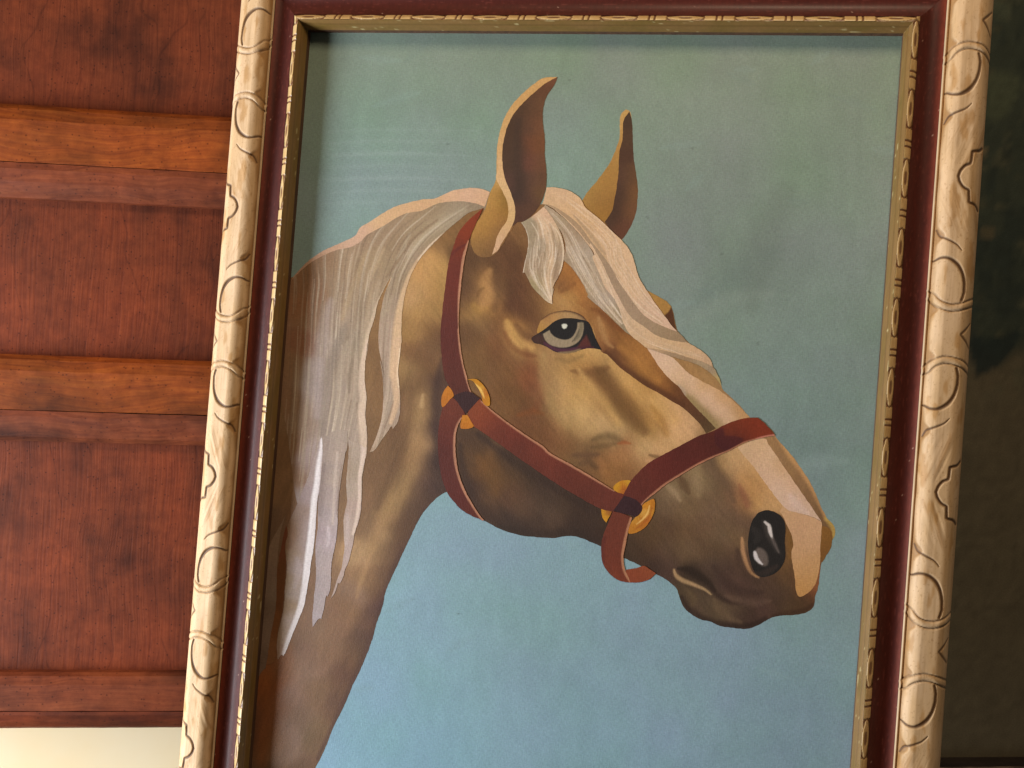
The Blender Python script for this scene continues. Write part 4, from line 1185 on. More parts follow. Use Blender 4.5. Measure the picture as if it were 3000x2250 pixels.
OPS_MANE = [
    stroke(z(2, (1380, 410), (1200, 560), (1050, 760), (960, 960), (900, 1150)), (6, 12, 12, 10, 8), (172, 150, 122), 0.5, 0.9),
    stroke(z(2, (1560, 315), (1400, 400), (1230, 540), (1090, 700)), (4, 10, 9, 5), (176, 158, 132), 0.5, 0.8),
    stroke(z(2, (1330, 400), (1130, 560), (1020, 720), (920, 860)), (3, 5, 5, 3), (126, 100, 76), 0.5, 0.8),
    stroke(z(2, (1110, 510), (1060, 620), (1000, 720)), (3, 5, 2), (178, 158, 132), 0.6, 0.8),
    stroke(z(2, (1080, 690), (1000, 850), (960, 1000)), (3, 6, 4), (130, 106, 84), 0.5, 0.8),
    stroke(z(2, (780, 650), (700, 800), (620, 1000), (560, 1200)), (5, 10, 10, 6), (166, 138, 104), 0.5, 0.9),
    stroke(z(2, (900, 640), (800, 820), (740, 1000), (680, 1180)), (5, 9, 9, 5), (168, 142, 112), 0.5, 0.9),
    stroke(z(2, (700, 720), (600, 950), (540, 1150)), (4, 9, 5), (134, 108, 84), 0.5, 0.9),
    stroke(z(2, (850, 800), (760, 1000), (640, 1250), (560, 1500)), (4, 8, 9, 6), (138, 116, 94), 0.5, 0.9),
    stroke(z(2, (470, 1050), (420, 1250), (390, 1450), (360, 1620)), (8, 16, 20, 16), (170, 150, 140), 0.55, 0.95),
    stroke(z(2, (590, 1250), (530, 1400), (490, 1600)), (5, 12, 10), (138, 120, 102), 0.7, 0.8),
    stroke(z(2, (700, 1300), (650, 1450), (630, 1620)), (3, 6, 5), (134, 114, 92), 0.6, 0.8),
    stroke(z(2, (860, 900), (800, 1100), (740, 1300), (720, 1500)), (5, 9, 10, 8), (170, 146, 120), 0.6, 0.8),
    stroke(z(4, (790, 0), (740, 200), (700, 400), (680, 600), (680, 760)), (8, 14, 14, 12, 8), (134, 116, 102), 0.65, 0.8),
    stroke(z(4, (660, 150), (640, 350), (630, 600)), (8, 14, 12), (176, 156, 150), 0.5, 0.95),
    stroke(z(4, (880, 0), (830, 200), (800, 400), (800, 600)), (4, 9, 10, 6), (166, 146, 124), 0.5, 0.9),
    stroke(z(4, (920, 150), (895, 300), (895, 420)), (4, 7, 3), (132, 112, 92), 0.8, 0.7),
    stroke(z(4, (950, 100), (940, 300), (910, 460)), (3, 6, 4), (170, 146, 124), 0.6, 0.8),
    stroke(z(4, (960, 500), (965, 620), (985, 750), (985, 860)), (2, 3, 3, 2), (126, 104, 84), 0.7, 0.8),
    # light edges of the locks
    stroke(z(2, (955, 868), (895, 985), (845, 1090), (812, 1210), (775, 1330), (752, 1450), (738, 1560), (735, 1659)), (2, 4, 5, 7, 8, 9, 9, 9), (196, 170, 142), 0.9, 0.5),
    stroke(z(4, (1045, 0), (1012, 130), (1000, 250), (1000, 360), (1008, 460), (995, 580), (1005, 700), (1010, 800), (1000, 930)), (5, 6, 8, 10, 11, 12, 12, 11, 9), (204, 176, 152), 0.9, 0.5),
    stroke(z(2, (1390, 505), (1280, 606), (1195, 708), (1125, 826), (1080, 945), (1050, 1055), (1028, 1170), (1010, 1300), (1005, 1400), (990, 1500), (985, 1659)), (2, 4, 5, 7, 9, 11, 13, 14, 14, 14, 14), (204, 168, 130), 0.92, 0.45),
    stroke(z(2, (1385, 507), (1270, 610), (1180, 720)), (1.5, 3, 3), (218, 192, 164), 0.9, 0.5),
    stroke(z(4, (1280, 0), (1268, 150), (1262, 260), (1270, 360), (1280, 460), (1262, 560), (1230, 660)), (13, 12, 11, 11, 10, 9, 5), (202, 166, 132), 0.9, 0.5),
    stroke(z(4, (1305, 60), (1292, 200), (1284, 260), (1295, 370)), (2, 2, 2, 1.5), (226, 196, 164), 0.8, 0.6),
    stroke(z(4, (1160, 440), (1168, 560), (1140, 720), (1085, 850)), (3, 5, 5, 4), (182, 156, 134), 0.6, 0.8),
    stroke(z(4, (1255, 480), (1220, 600), (1180, 700)), (1.5, 2.2, 1.5), (134, 106, 84), 0.7, 0.7),
    # left side melts into the coat
    stroke([(edge_x(900) + 6, 900), (edge_x(1200) + 4, 1200), (edge_x(1500), 1500)], (8, 30, 34), (132, 98, 74), 0.7, 0.95),
]
hr = np.random.default_rng(3)
for q in range(190):     # single hairs dragged with a dry brush
    s0 = hr.uniform(0.02, 0.98)
    ya = hr.uniform(560, 1350)
    yb = min(ya + hr.uniform(90, 330), 1480)
    yy = np.linspace(ya, yb, 5)
    xr = np.interp(yy, [560, 610, 680, 720, 800, 880, 1000, 1150, 1600, 2000], [1500, 1420, 1302, 1262, 1210, 1190, 1180, 1176, 1050, 860])
    xl = np.interp(yy, [560, 700, 820, 1600, 2000], [700, 760, 800, 770, 730])
    k = hr.random()
    colr = (186, 164, 140) if k < 0.55 else ((120, 98, 78) if k < 0.9 else (212, 192, 168))
    OPS_MANE.insert(12, stroke(list(zip(xl + s0 * (xr - xl), yy)), (0.6, hr.uniform(1.2, 3.0), 0.8), colr, hr.uniform(0.25, 0.6), 0.8))
coat('mane', MANE, S_MANE, OPS_MANE, grid=2.6, sigma=30, streak=hair(0.20, 0.0009))
# crest of the mane, a thick pale band
coat('mane_crest', MANE_TOP[1:] + z(2, (280, 765), (400, 692), (520, 642), (620, 622), (700, 582), (760, 522), (850, 472), (920, 432), (1000, 382), (1080, 346), (1200, 325), (1280, 290), (1350, 262), (1450, 250), (1550, 250), (1640, 265), (1714, 292, 1)),
     smp(2, '200 840 172 132 108;330 735 184 144 118;480 640 190 150 122;640 580 192 154 128;720 480 198 158 130;850 420 202 162 122;1000 330 204 163 122;1150 290 202 160 120;1300 250 202 160 120;1450 200 206 164 130;1600 200 206 164 134;1700 250 204 162 126'), grid=3.0, sigma=30, rough=0.05)

# hanging locks below, painted thick
coat('mane_lock', z(4, (672, 762, 1), (678, 860), (676, 980), (660, 1150), (636, 1300), (625, 1450), (614, 1600)) + z(5, (600, 60), (585, 130), (570, 250), (540, 420), (530, 480), (482, 600), (440, 700), (402, 800), (362, 893, 1), (345, 880), (315, 918, 1), (308, 800), (325, 680), (360, 520), (375, 330), (388, 180), (378, 0))
     + z(4, (395, 1500), (480, 1300), (560, 1100), (620, 920)),
     smp(4, '640 900 168 146 138;590 1050 164 142 134;560 1250 160 138 134;520 1400 152 126 112;470 1500 142 110 84;560 1500 164 144 142;460 1600 146 116 92;530 1600 162 142 138')
     + smp(5, '420 100 152 124 98;480 150 164 144 138;400 300 152 126 98;450 350 164 144 134;390 500 150 122 94;430 600 170 148 136;350 700 152 124 100;400 720 178 156 142;330 840 160 130 112'),
     [stroke(z(4, (668, 790), (665, 880), (645, 1000), (632, 1150), (608, 1300), (598, 1450), (586, 1600)) + z(5, (566, 120), (545, 280), (515, 440), (470, 590), (420, 720), (370, 870)), (3, 6, 8, 9, 9, 10, 11, 11, 10, 9, 9, 9, 7), (222, 209, 206), 0.95, 0.45),
      stroke(z(4, (655, 900), (632, 1100), (600, 1320), (580, 1500)) + z(5, (545, 100), (520, 300)), (1, 3, 4, 4, 4, 2), (236, 226, 224), 0.5, 0.9),
      stroke(z(5, (470, 100), (480, 220), (450, 330)), (5, 12, 5), (178, 158, 154), 0.5, 0.9),
      stroke(z(4, (400, 1480), (440, 1560), (400, 1659)), (8, 12, 10), (142, 106, 80), 0.7, 0.95)],
     grid=2.8, sigma=26, streak=hair(0.07, 0.0005))
coat('mane_lock', z(4, (676, 800, 1), (690, 780), (780, 720), (860, 720), (882, 742, 1), (862, 900), (842, 1030), (822, 1170), (806, 1300), (800, 1450), (790, 1600)) + z(5, (770, 40), (750, 150), (742, 330), (720, 412, 1), (708, 400), (690, 500), (668, 592, 1), (650, 585), (598, 655, 1), (595, 600), (600, 520), (610, 400), (625, 250), (622, 100), (620, 0))
     + z(4, (640, 1500), (640, 1350), (652, 1200), (672, 1050), (680, 900)),
     smp(4, '780 740 156 136 120;720 850 148 128 116;800 900 162 140 124;730 1050 146 126 116;800 1100 168 146 130;720 1250 150 130 122;780 1300 166 144 134;690 1400 148 130 126;760 1450 172 152 146;680 1550 150 130 128;740 1600 170 150 148')
     + smp(5, '650 100 154 136 132;720 150 166 146 140;660 300 152 136 132;710 330 162 142 136;640 450 152 138 136;680 480 162 142 136;620 570 160 144 142'),
     [stroke(z(4, (800, 900), (780, 1100), (770, 1300), (760, 1480)), (3, 4, 4, 3), (190, 168, 152), 0.6, 0.7),
      stroke(z(4, (690, 1000), (670, 1200), (655, 1400)), (5, 9, 6), (120, 100, 92), 0.5, 0.9),
      stroke(z(4, (835, 1000), (812, 1180), (796, 1400)), (1.5, 2.5, 2), (122, 96, 78), 0.6, 0.7),
      stroke(z(4, (720, 1500), (730, 1580), (715, 1659)), (3, 6, 3), (192, 174, 172), 0.6, 0.8)],
     grid=2.8, sigma=26, streak=hair(0.13, 0.0007))
coat('mane_lock', z(4, (884, 770, 1), (900, 800), (960, 820), (1025, 860), (1037, 800), (1030, 900), (1024, 950), (1000, 1100), (995, 1250), (985, 1400), (940, 1550), (920, 1659)) + z(5, (890, 120), (860, 190), (845, 250), (820, 300), (805, 300), (780, 370), (746, 425, 1), (764, 370), (790, 290), (830, 180), (850, 60), (856, 0))
     + z(4, (848, 1450), (875, 1300), (870, 1150), (884, 980), (890, 850)),
     smp(4, '950 900 164 142 124;930 1050 160 138 118;930 1200 166 144 126;900 1350 168 142 128;890 1500 170 146 132') + smp(5, '870 80 172 148 138;840 200 166 142 130;790 320 166 142 130'),
     [stroke(z(4, (1012, 830), (1005, 950), (980, 1100), (978, 1250), (962, 1400), (925, 1560)), (8, 7, 5, 5, 5, 4), (206, 180, 162), 0.95, 0.45),
      stroke(z(4, (905, 860), (900, 1000), (890, 1150)), (3, 4, 3), (150, 126, 104), 0.5, 0.8),
      stroke(z(4, (880, 1400), (880, 1550), (870, 1640)), (3, 6, 5), (186, 164, 156), 0.5, 0.8)],
     grid=2.8, sigma=26, streak=hair(0.12, 0.0007))
coat('mane_lock', z(4, (385, 1400, 1), (350, 1500), (325, 1640)) + z(5, (310, 180), (300, 480), (255, 740), (232, 900), (218, 985, 1), (190, 1010), (160, 1060), (120, 1180), (100, 1100), (150, 850), (190, 500), (225, 200), (250, 0)) + z(4, (330, 1500)),
     smp(5, '300 50 136 108 86;260 200 130 104 86;270 400 132 108 90;240 600 130 104 86;210 800 130 104 86;180 950 124 98 80;200 500 110 86 68;150 900 100 78 64'), [], grid=3.2, sigma=30, streak=hair(0.08, 0.0003))
coat('mane_gap', z(4, (383, 1490, 1), (365, 1560), (345, 1659)) + z(5, (312, 200), (300, 500), (254, 750), (228, 960, 1), (290, 930), (305, 800), (322, 650), (356, 520), (371, 330), (385, 150), (375, 0)) + z(4, (398, 1560)),
     smp(5, '350 20 116 66 42;345 200 110 68 38;330 400 112 68 38;290 650 122 76 42;265 850 134 88 54'), [], grid=3.0, sigma=30)

# forelock: three long locks over the brow and one hanging lock
FSTREAK = None


def fstreak(amp, rel):
    def f(P):
        s = (P[:, 0] - 1560) * 0.80 - (P[:, 1] - 640) * 0.62
        a = fbm(s / 13, (P[:, 0] + P[:, 1]) / 420, 3) * 0.8 + 0.5 * vnoise(s / 5 + 9, (P[:, 0] + P[:, 1]) / 180)
        return amp * a, rel * (a + 0.5)
    return f


def hairs(seed, n, along, spread, cols, w=(0.5, 1.6), op=(0.35, 0.75)):
    """fine dry-brush hairs following a lock's centre line"""
    g = np.random.default_rng(seed)
    c = spline(along, False, 6.0)
    t = np.gradient(c, axis=0)
    nrm = np.c_[-t[:, 1], t[:, 0]] / np.linalg.norm(t, axis=1)[:, None]
    out = []
    for _ in range(n):
        L = len(c)
        i0 = g.integers(0, max(1, L - 8))
        i1 = min(L - 1, i0 + g.integers(6, max(7, L // 2)))
        off = g.uniform(-1, 1)
        ix = np.linspace(i0, i1, 5).astype(int)
        sp = np.interp(ix / L, np.linspace(0, 1, len(spread)), spread)
        p = c[ix] + nrm[ix] * (off * sp)[:, None] + g.normal(0, 0.7, (5, 2))
        out.append(stroke([tuple(q) for q in p], (0.4, g.uniform(*w), 0.5), cols[g.integers(len(cols))], g.uniform(*op), 0.8))
    return out


LIGHT_HAIR = [(226, 202, 176), (214, 188, 160), (232, 212, 190), (150, 126, 102)]
PALE_HAIR = [(222, 188, 156), (226, 198, 170), (182, 148, 116), (192, 160, 128)]
coat('forelock', z(9, (1600, 430, 1), (1660, 470), (1760, 580), (1840, 700), (1870, 850), (1850, 960), (1900, 1010), (1960, 1080), (2030, 1180), (2110, 1330)) + z(6, (60, 470), (150, 550), (230, 620), (300, 690), (360, 748), (402, 776, 1), (440, 760), (380, 640), (330, 560), (250, 440), (170, 280), (110, 130), (40, 20)) + z(9, (1900, 560), (1760, 440), (1650, 370, 1)),
     smp(9, '1700 440 170 146 120;1800 560 164 140 112;1900 700 162 136 110;1950 850 170 146 122;2000 950 174 154 134;1900 950 160 134 106;2050 1100 172 150 126;2100 1250 168 146 120')
     + smp(6, '60 250 172 150 126;60 380 166 142 112;130 450 166 142 116;200 520 172 150 132;230 590 160 138 110;300 650 156 132 104;350 720 148 130 104;120 330 170 146 122'),
     [stroke(z(9, (1930, 830), (1990, 950), (2080, 1110)), (4, 6, 4), (194, 174, 154), 0.6, 0.8),
      stroke(z(6, (40, 200), (80, 330), (150, 430), (260, 540)), (4, 7, 7, 4), (190, 170, 152), 0.55, 0.8),
      stroke(z(6, (10, 120), (90, 260), (160, 380)), (3, 6, 3), (140, 116, 92), 0.55, 0.8)] + hairs(5, 60, z(9, (1680, 440), (1850, 640), (1960, 860), (2080, 1090)) + z(6, (200, 520), (340, 690)), (8, 22, 24, 20, 10), LIGHT_HAIR), grid=2.4, sigma=24, streak=fstreak(0.12, 0.0006))
coat('forelock', z(9, (1630, 360, 1), (1720, 400), (1830, 490), (1960, 620), (2080, 760), (2180, 900)) + z(6, (100, 150), (150, 270), (200, 390), (270, 480), (320, 580), (350, 680), (400, 770), (470, 830), (540, 882), (620, 893), (750, 922), (880, 962), (980, 992), (1075, 1037, 1), (1060, 990), (1030, 950), (980, 905), (920, 868), (860, 838), (800, 832),
                      (700, 812), (600, 772), (520, 712), (420, 642), (350, 542), (290, 432), (230, 312), (180, 202), (120, 92), (60, 0)) + z(9, (2030, 640), (1900, 500), (1780, 410), (1680, 350)),
     smp(9, '1750 410 196 164 132;1900 540 204 168 132;2000 650 206 168 132;2120 800 204 168 134') + smp(6, '80 60 206 170 134;150 180 206 170 136;200 300 206 172 138;260 420 204 168 138;320 520 206 172 142;360 640 204 170 136;450 740 206 170 134;560 820 206 168 130;700 870 204 166 126;850 900 202 164 124;980 950 196 158 122;1050 1010 190 154 120'),
     [stroke(z(6, (150, 250), (230, 400), (330, 570), (400, 720)), (2, 3, 3, 2), (222, 190, 158), 0.6, 0.7),
      stroke(z(6, (620, 880), (760, 905), (900, 945)), (2, 3, 2), (176, 146, 112), 0.5, 0.8)] + hairs(6, 40, z(9, (1720, 390), (1900, 540)) + z(6, (130, 140), (250, 400), (370, 660), (520, 800), (760, 890), (1000, 970)), (8, 12, 12, 12, 10), PALE_HAIR), grid=2.4, sigma=24, streak=fstreak(0.06, 0.0005), rough=0.05)
coat('forelock_shade', z(9, (1610, 365, 1), (1700, 385), (1820, 470), (1980, 620), (2130, 800)) + z(6, (80, 30), (120, 92), (180, 202), (230, 312), (290, 432), (350, 542), (420, 642), (520, 712), (600, 772), (700, 812), (800, 832), (866, 840, 1), (830, 790), (782, 748, 1), (680, 712), (580, 662), (500, 602), (450, 542), (380, 442), (310, 342), (270, 262), (210, 172), (150, 92), (90, 20)) + z(9, (2000, 560), (1860, 440), (1730, 370), (1650, 355)),
     smp(9, '1700 380 172 140 108;1850 480 166 136 106;2000 640 164 134 104') + smp(6, '150 120 162 134 106;250 300 160 132 106;330 420 162 134 108;430 580 162 134 108;560 690 160 132 104;700 770 156 128 98;820 815 152 124 94'), [], grid=2.8, sigma=26, streak=fstreak(0.05, 0.0002))
coat('forelock', z(1, (1110, 1104, 1), (1160, 1103), (1240, 1115), (1310, 1140), (1370, 1180), (1400, 1222), (1430, 1272), (1540, 1362), (1640, 1460), (1720, 1532), (1770, 1600), (1800, 1659)) + z(6, (370, 50), (420, 130), (450, 230), (480, 320), (520, 388), (560, 450), (620, 540), (690, 632), (740, 700), (786, 750, 1), (680, 712), (580, 662), (500, 602), (450, 542), (380, 442), (310, 342), (270, 262), (210, 172), (150, 92), (90, 20))
     + z(9, (2020, 590), (1920, 500), (1800, 420), (1700, 370), (1615, 362, 1)) + z(1, (1080, 1230)),
     smp(1, '1150 1150 206 168 132;1250 1160 206 168 132;1350 1220 208 168 128;1150 1230 204 166 126;1300 1280 206 166 124;1450 1330 206 166 124;1450 1420 202 162 120;1600 1450 208 168 130;1600 1550 206 166 126;1720 1600 210 172 134')
     + smp(6, '150 60 208 170 130;250 100 206 168 130;350 120 212 174 138;300 250 206 168 130;400 250 210 172 136;400 380 208 170 134;480 420 210 172 136;500 540 210 172 142;600 600 212 174 146;700 700 208 170 142'),
     [stroke(z(1, (1330, 1330), (1430, 1440), (1520, 1560), (1580, 1640)), (2, 5, 6, 4), (168, 138, 108), 0.75, 0.7),
      stroke(z(1, (1440, 1530), (1490, 1600), (1530, 1659)), (3, 6, 5), (160, 134, 110), 0.7, 0.7),
      stroke(z(6, (120, 40), (230, 190), (330, 330)), (2, 3, 2), (180, 146, 108), 0.5, 0.8),
      stroke(z(6, (300, 60), (370, 200), (400, 330)), (2, 3, 2), (180, 148, 112), 0.5, 0.8),
      stroke(z(6, (200, 20), (300, 150), (340, 260)), (1.5, 2.5, 1.5), (176, 140, 104), 0.5, 0.8)] + hairs(7, 90, z(1, (1200, 1170), (1360, 1290), (1540, 1450), (1650, 1580)) + z(6, (260, 130), (370, 320), (500, 510), (680, 660)), (10, 22, 26, 24, 16), PALE_HAIR), grid=2.4, sigma=26, streak=fstreak(0.06, 0.0004), rough=0.05)
coat('forelock_shade', z(6, (545, 886, 1), (620, 893), (750, 922), (880, 962), (980, 992), (1075, 1040), (1110, 1100), (1130, 1140), (1144, 1190, 1), (1090, 1120), (1020, 1060), (930, 1010), (820, 975), (720, 945), (630, 915)),
     smp(6, '620 900 176 142 108;750 935 160 130 100;880 985 156 126 94;980 1015 164 138 108;1080 1070 156 132 106;1120 1140 180 152 96'), [], grid=2.6, sigma=20)
# small hanging lock
coat('forelock', z(9, (1388, 562, 1), (1440, 640), (1468, 760), (1456, 880), (1428, 1000), (1408, 1108, 1), (1430, 1105), (1470, 1180), (1520, 1270), (1600, 1350), (1660, 1410), (1728, 1442, 1), (1722, 1380), (1740, 1280), (1732, 1262), (1762, 1200), (1785, 1160), (1800, 1130), (1832, 1050), (1850, 950), (1857, 850), (1832, 720), (1790, 620), (1720, 500), (1640, 400), (1600, 420), (1540, 470), (1470, 520)),
     smp(9, '1450 570 160 142 116;1520 620 156 136 110;1500 750 158 138 112;1490 900 162 142 120;1450 1050 152 126 100;1530 1000 158 134 110;1560 800 160 138 114;1620 650 186 156 126;1650 550 204 166 134;1600 470 208 170 138;1700 620 206 172 138;1750 700 184 154 122;1720 800 172 144 114;1790 850 170 142 114;1700 1000 190 158 124;1760 1000 164 138 110;1620 1000 164 138 112;1600 1150 160 136 108;1560 1220 158 138 102;1680 1200 196 164 130;1650 1320 172 150 120;1710 1380 206 180 150;1810 950 172 146 122;1760 1130 164 134 108'),
     [stroke(z(9, (1560, 460), (1640, 600), (1700, 780), (1715, 950), (1700, 1120), (1690, 1250), (1720, 1420)), (5, 9, 9, 8, 8, 7, 3), (208, 174, 140), 0.8, 0.7),
      stroke(z(9, (1392, 568), (1442, 650), (1466, 770), (1450, 880), (1424, 1010), (1412, 1100)), (1.2, 1.8, 2.2, 2, 2, 1), (224, 204, 180), 0.9, 0.6),
      stroke(z(9, (1500, 560), (1560, 660), (1590, 780), (1585, 860)), (1, 1.6, 1.6, 1), (214, 194, 168), 0.8, 0.6),
      stroke(z(9, (1760, 620), (1815, 720), (1845, 850), (1838, 980), (1800, 1120)), (1.5, 2.5, 2.5, 2.5, 1.5), (222, 196, 166), 0.85, 0.6),
      stroke(z(9, (1700, 570), (1740, 700), (1770, 820)), (2, 4, 2), (146, 120, 94), 0.6, 0.7),
      stroke(z(9, (1560, 900), (1585, 960), (1575, 1050)), (1, 1.6, 1), (220, 200, 176), 0.7, 0.6),
      stroke(z(9, (1640, 780), (1650, 950), (1640, 1100)), (2, 4, 2), (142, 118, 92), 0.5, 0.8),
      stroke(z(9, (1780, 900), (1770, 1050), (1740, 1180)), (2, 4, 2), (140, 112, 86), 0.5, 0.8)] + hairs(8, 70, z(9, (1560, 480), (1630, 650), (1650, 850), (1620, 1050), (1650, 1230), (1710, 1400)), (10, 36, 48, 42, 22, 6), LIGHT_HAIR), grid=2.0, sigma=16, streak=hair(0.10, 0.0006))

# halter: cheek, throat, nose and chin straps with pale piping, brass rings
LEA = (108, 44, 36)
coat('halter_ring', z(8, (1515, 485), (1570, 440), (1650, 437), (1640, 490), (1595, 545), (1530, 530)), smp(8, '1560 480 190 132 32;1600 460 180 112 30;1590 490 164 89 32;1620 450 196 142 44'), grid=2.0, sigma=9)
coat('halter_ring', z(8, (1415, 655), (1450, 655), (1500, 670), (1490, 710), (1455, 777, 1), (1425, 735)), smp(8, '1430 690 192 132 34;1465 690 150 90 36;1450 740 190 130 34'), grid=2.0, sigma=9)
coat('halter_ring', z(8, (1745, 640), (1790, 605), (1842, 588), (1848, 660), (1822, 740), (1772, 812), (1705, 855), (1635, 862), (1655, 780), (1690, 735)),
     smp(8, '1790 640 190 122 36;1830 640 182 112 32;1780 700 196 140 60;1800 740 176 100 34;1740 780 176 104 32;1680 820 178 112 34;1700 760 186 126 44;1830 700 188 124 40'),
     [stroke(z(8, (1805, 640), (1790, 700), (1750, 750), (1700, 790)), (1.5, 2.5, 2.5, 1), (226, 176, 100), 0.85, 0.6),
      stroke(z(8, (1825, 650), (1805, 720), (1760, 780), (1690, 830)), (2, 3, 3, 2), (158, 84, 30), 0.6, 0.7)], grid=2.0, sigma=9, label='large brass ring at the corner of the mouth')
coat('chin_strap', z(8, (1615, 1158, 1), (1700, 1145), (1760, 1125), (1800, 1150), (1858, 1190, 1), (1810, 1232), (1740, 1256), (1655, 1262), (1610, 1240)),
     smp(8, '1640 1200 130 61 37;1720 1190 136 68 39;1790 1170 134 68 39;1700 1240 121 55 35'), [], grid=2.6, label='back of the chin strap in brighter red')
coat('chin_strap', z(8, (1508, 685, 1), (1470, 780), (1430, 880), (1414, 980), (1420, 1080), (1450, 1150), (1510, 1215), (1570, 1250), (1650, 1262, 1), (1640, 1230), (1605, 1150), (1594, 1050), (1614, 950), (1632, 850), (1665, 735, 1), (1580, 700)),
     smp(8, '1540 740 106 51 35;1500 850 105 49 33;1480 1000 102 47 31;1500 1130 109 51 33;1580 1220 115 53 33;1560 900 109 53 37;1560 1050 103 47 31'),
     [stroke(z(8, (1656, 740), (1628, 850), (1606, 950), (1590, 1050), (1600, 1150), (1636, 1230), (1655, 1258)), (3, 5, 5.5, 5.5, 5, 5, 4), (172, 116, 84), 0.97, 0.3),
      stroke(z(8, (1440, 900), (1424, 1000), (1436, 1100)), (4, 6, 4), (82, 34, 30), 0.5, 0.9)], grid=2.6, rough=0.12)
coat('throat_strap', z(4, (1660, 500, 1), (1625, 650), (1612, 800), (1618, 950), (1642, 1100), (1685, 1218), (1725, 1278), (1800, 1360), (1890, 1415), (1978, 1452, 1), (1985, 1445), (1950, 1405), (1890, 1310), (1835, 1210), (1785, 1080), (1760, 950), (1755, 800), (1770, 700), (1812, 610, 1), (1830, 580), (1740, 460)),
     smp(4, '1700 520 102 49 33;1690 650 98 45 31;1680 800 100 45 33;1690 950 93 43 33;1720 1100 88 40 31;1780 1250 86 37 29;1880 1380 89 40 29;1640 800 82 37 29;1640 950 78 36 29'),
     [stroke(z(4, (1800, 625), (1766, 700), (1752, 800), (1756, 950), (1782, 1080), (1832, 1215), (1892, 1318), (1952, 1412), (1984, 1450)), (3, 5, 5.5, 5.5, 5, 5, 5, 5, 4), (172, 118, 90), 0.97, 0.3)], grid=2.8, rough=0.12)
coat('cheek_strap', z(2, (1702, 303, 1), (1620, 370), (1560, 430), (1500, 510), (1460, 620), (1430, 720), (1410, 820), (1395, 950), (1380, 1060), (1370, 1170), (1358, 1300), (1360, 1500)) + z(3, (252, 700), (265, 850), (285, 980), (325, 1060), (350, 1110), (400, 1190), (455, 1270, 1), (520, 1200), (505, 1110, 1), (480, 1050), (462, 970), (438, 880), (415, 750), (400, 600), (402, 450), (412, 300), (428, 150), (450, 0))
     + z(2, (1560, 680), (1590, 560), (1640, 440)),
     smp(2, '1640 380 128 53 29;1560 480 127 53 29;1530 580 121 51 29;1490 660 105 47 33;1460 800 102 45 33;1440 950 100 43 32;1430 1100 98 45 33;1420 1250 91 40 32;1420 1400 89 40 31;1430 1550 89 40 31;1480 950 105 45 33')
     + smp(3, '330 600 89 40 32;330 800 88 40 31;360 950 89 43 32;400 1080 89 43 32;450 1180 68 36 29'),
     [stroke(z(2, (1450, 680), (1490, 640), (1560, 600)), (3, 5, 3), (90, 38, 34), 0.6, 0.8),
      stroke(z(2, (1585, 575), (1548, 700), (1530, 850), (1514, 1000), (1510, 1150), (1516, 1300), (1530, 1420)), (3, 5, 5.5, 5, 4.8, 5, 5), (178, 124, 94), 0.97, 0.3),
      stroke(z(3, (402, 600), (416, 750), (442, 880), (468, 990), (496, 1090)), (4.5, 5, 5.5, 5.5, 4), (176, 122, 92), 0.97, 0.3)], grid=2.8, rough=0.12)
coat('jaw_strap', z(3, (500, 1215, 1), (575, 1155, 1), (600, 1190), (720, 1290), (900, 1420), (1080, 1540)) + z(8, (1000, 212), (1180, 312), (1350, 412), (1480, 492), (1540, 530), (1610, 560), (1580, 620), (1515, 690, 1), (1400, 660), (1250, 580), (1080, 480), (900, 360), (740, 250), (560, 120), (400, 8)) + z(3, (520, 1378), (470, 1300)),
     smp(3, '520 1240 128 63 35;600 1260 130 63 35;560 1330 121 55 33;680 1340 115 51 33;700 1430 95 45 31;850 1450 109 47 33;900 1560 89 43 31;1000 1560 105 47 33')
     + smp(8, '900 230 109 49 33;850 300 93 43 31;1050 330 105 47 33;1100 420 93 43 31;1250 440 102 47 33;1300 540 89 43 31;1450 560 102 47 35;1450 640 93 45 33;1540 620 102 47 35'),
     [stroke(z(3, (585, 1175), (640, 1225), (720, 1290), (900, 1422), (1080, 1542)) + z(8, (1000, 215), (1180, 315), (1350, 414), (1480, 494), (1520, 518)), (3, 4.5, 5, 5, 5, 5, 5, 5, 4.5, 2), (172, 116, 86), 0.97, 0.3)], grid=2.8, rough=0.12)
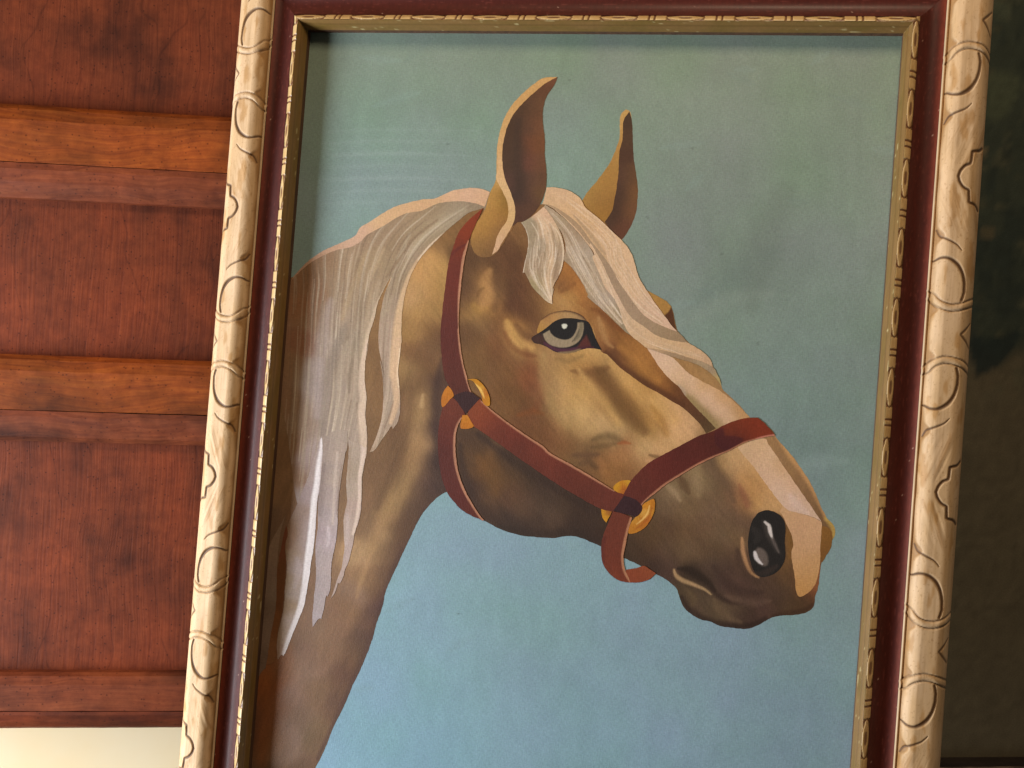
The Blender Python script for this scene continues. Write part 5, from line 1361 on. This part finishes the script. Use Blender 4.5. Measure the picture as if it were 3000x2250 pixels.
coat('noseband', z(7, (318, 650, 1), (345, 560), (375, 500), (410, 440), (470, 370), (560, 290), (680, 222), (820, 148), (950, 80), (1080, 33)) + z(6, (1160, 1510), (1260, 1470), (1360, 1450), (1440, 1447, 1), (1500, 1500), (1560, 1570), (1579, 1592, 1)) + z(7, (1480, 88), (1400, 108), (1320, 134), (1200, 200), (1080, 248), (950, 312), (830, 384), (700, 466), (600, 545), (530, 602), (495, 640, 1), (420, 700)),
     smp(7, '370 580 89 40 31;450 500 91 40 31;500 430 95 43 31;600 400 95 40 31;650 320 93 37 29;800 270 89 36 29;900 180 82 34 27;1000 200 88 36 28;1080 100 76 32 26;1150 130 73 31 27;1220 130 65 30 27;1280 110 65 30 27;1180 40 118 51 27;1250 20 123 51 27;1350 40 125 49 27;1450 30 123 47 26;1520 40 118 47 27'),
     [patch(z(7, (1090, 40), (1160, 10), (1170, 70), (1250, 75), (1320, 110), (1200, 190), (1100, 150)), (72, 29, 30), 4, 0.75),
      stroke(z(7, (1570, 72), (1480, 90), (1400, 110), (1320, 136), (1200, 200), (1080, 248), (950, 311), (830, 382), (700, 462), (600, 540), (530, 600), (498, 634)), (3, 3.5, 3.5, 3.5, 4, 4.5, 4.5, 4.5, 4.5, 4.5, 4, 3), (170, 112, 84), 0.97, 0.3),
      stroke(z(7, (1570, 68), (1490, 82), (1430, 95)), (3, 3, 2), (196, 122, 104), 0.6, 0.6)], grid=2.6, rough=0.12)
coat('strap_keeper', z(8, (1600, 558, 1), (1690, 590), (1742, 640), (1738, 690), (1692, 732), (1640, 715), (1512, 682, 1)), (56, 32, 34), [], grid=2.2, rough=0.2)
coat('strap_keeper', z(3, (455, 1095, 1), (505, 1105, 1), (572, 1152, 1), (520, 1210), (457, 1280, 1), (400, 1200), (362, 1135)), (58, 34, 33), [], grid=2.2, rough=0.2)
coat('halter_ring', z(3, (466, 1000, 1), (540, 998), (600, 1048), (640, 1118), (652, 1180), (642, 1216), (600, 1196), (580, 1122), (550, 1062), (510, 1012)), smp(3, '500 1005 176 118 30;560 1020 188 124 30;610 1100 176 104 34;635 1180 190 126 30;580 1090 196 142 52;610 1170 180 112 34'),
     [stroke(z(3, (530, 1035), (570, 1075), (595, 1120), (605, 1150)), (1.5, 3, 3, 1.2), (232, 184, 96), 0.9, 0.6)], grid=2.0, sigma=9)
coat('halter_ring', z(3, (312, 1050, 1), (275, 1100), (258, 1160), (262, 1215), (277, 1222), (330, 1162), (358, 1132), (342, 1085)), smp(3, '300 1090 186 112 34;280 1170 178 104 32;330 1130 182 108 32'), grid=2.0, sigma=9)
coat('halter_ring', z(3, (430, 1288, 1), (470, 1288, 1), (500, 1340), (524, 1377, 1), (490, 1397), (430, 1400), (412, 1385), (420, 1330)), smp(3, '450 1320 186 114 32;470 1370 182 108 30;430 1380 176 104 32'), grid=2.0, sigma=9)
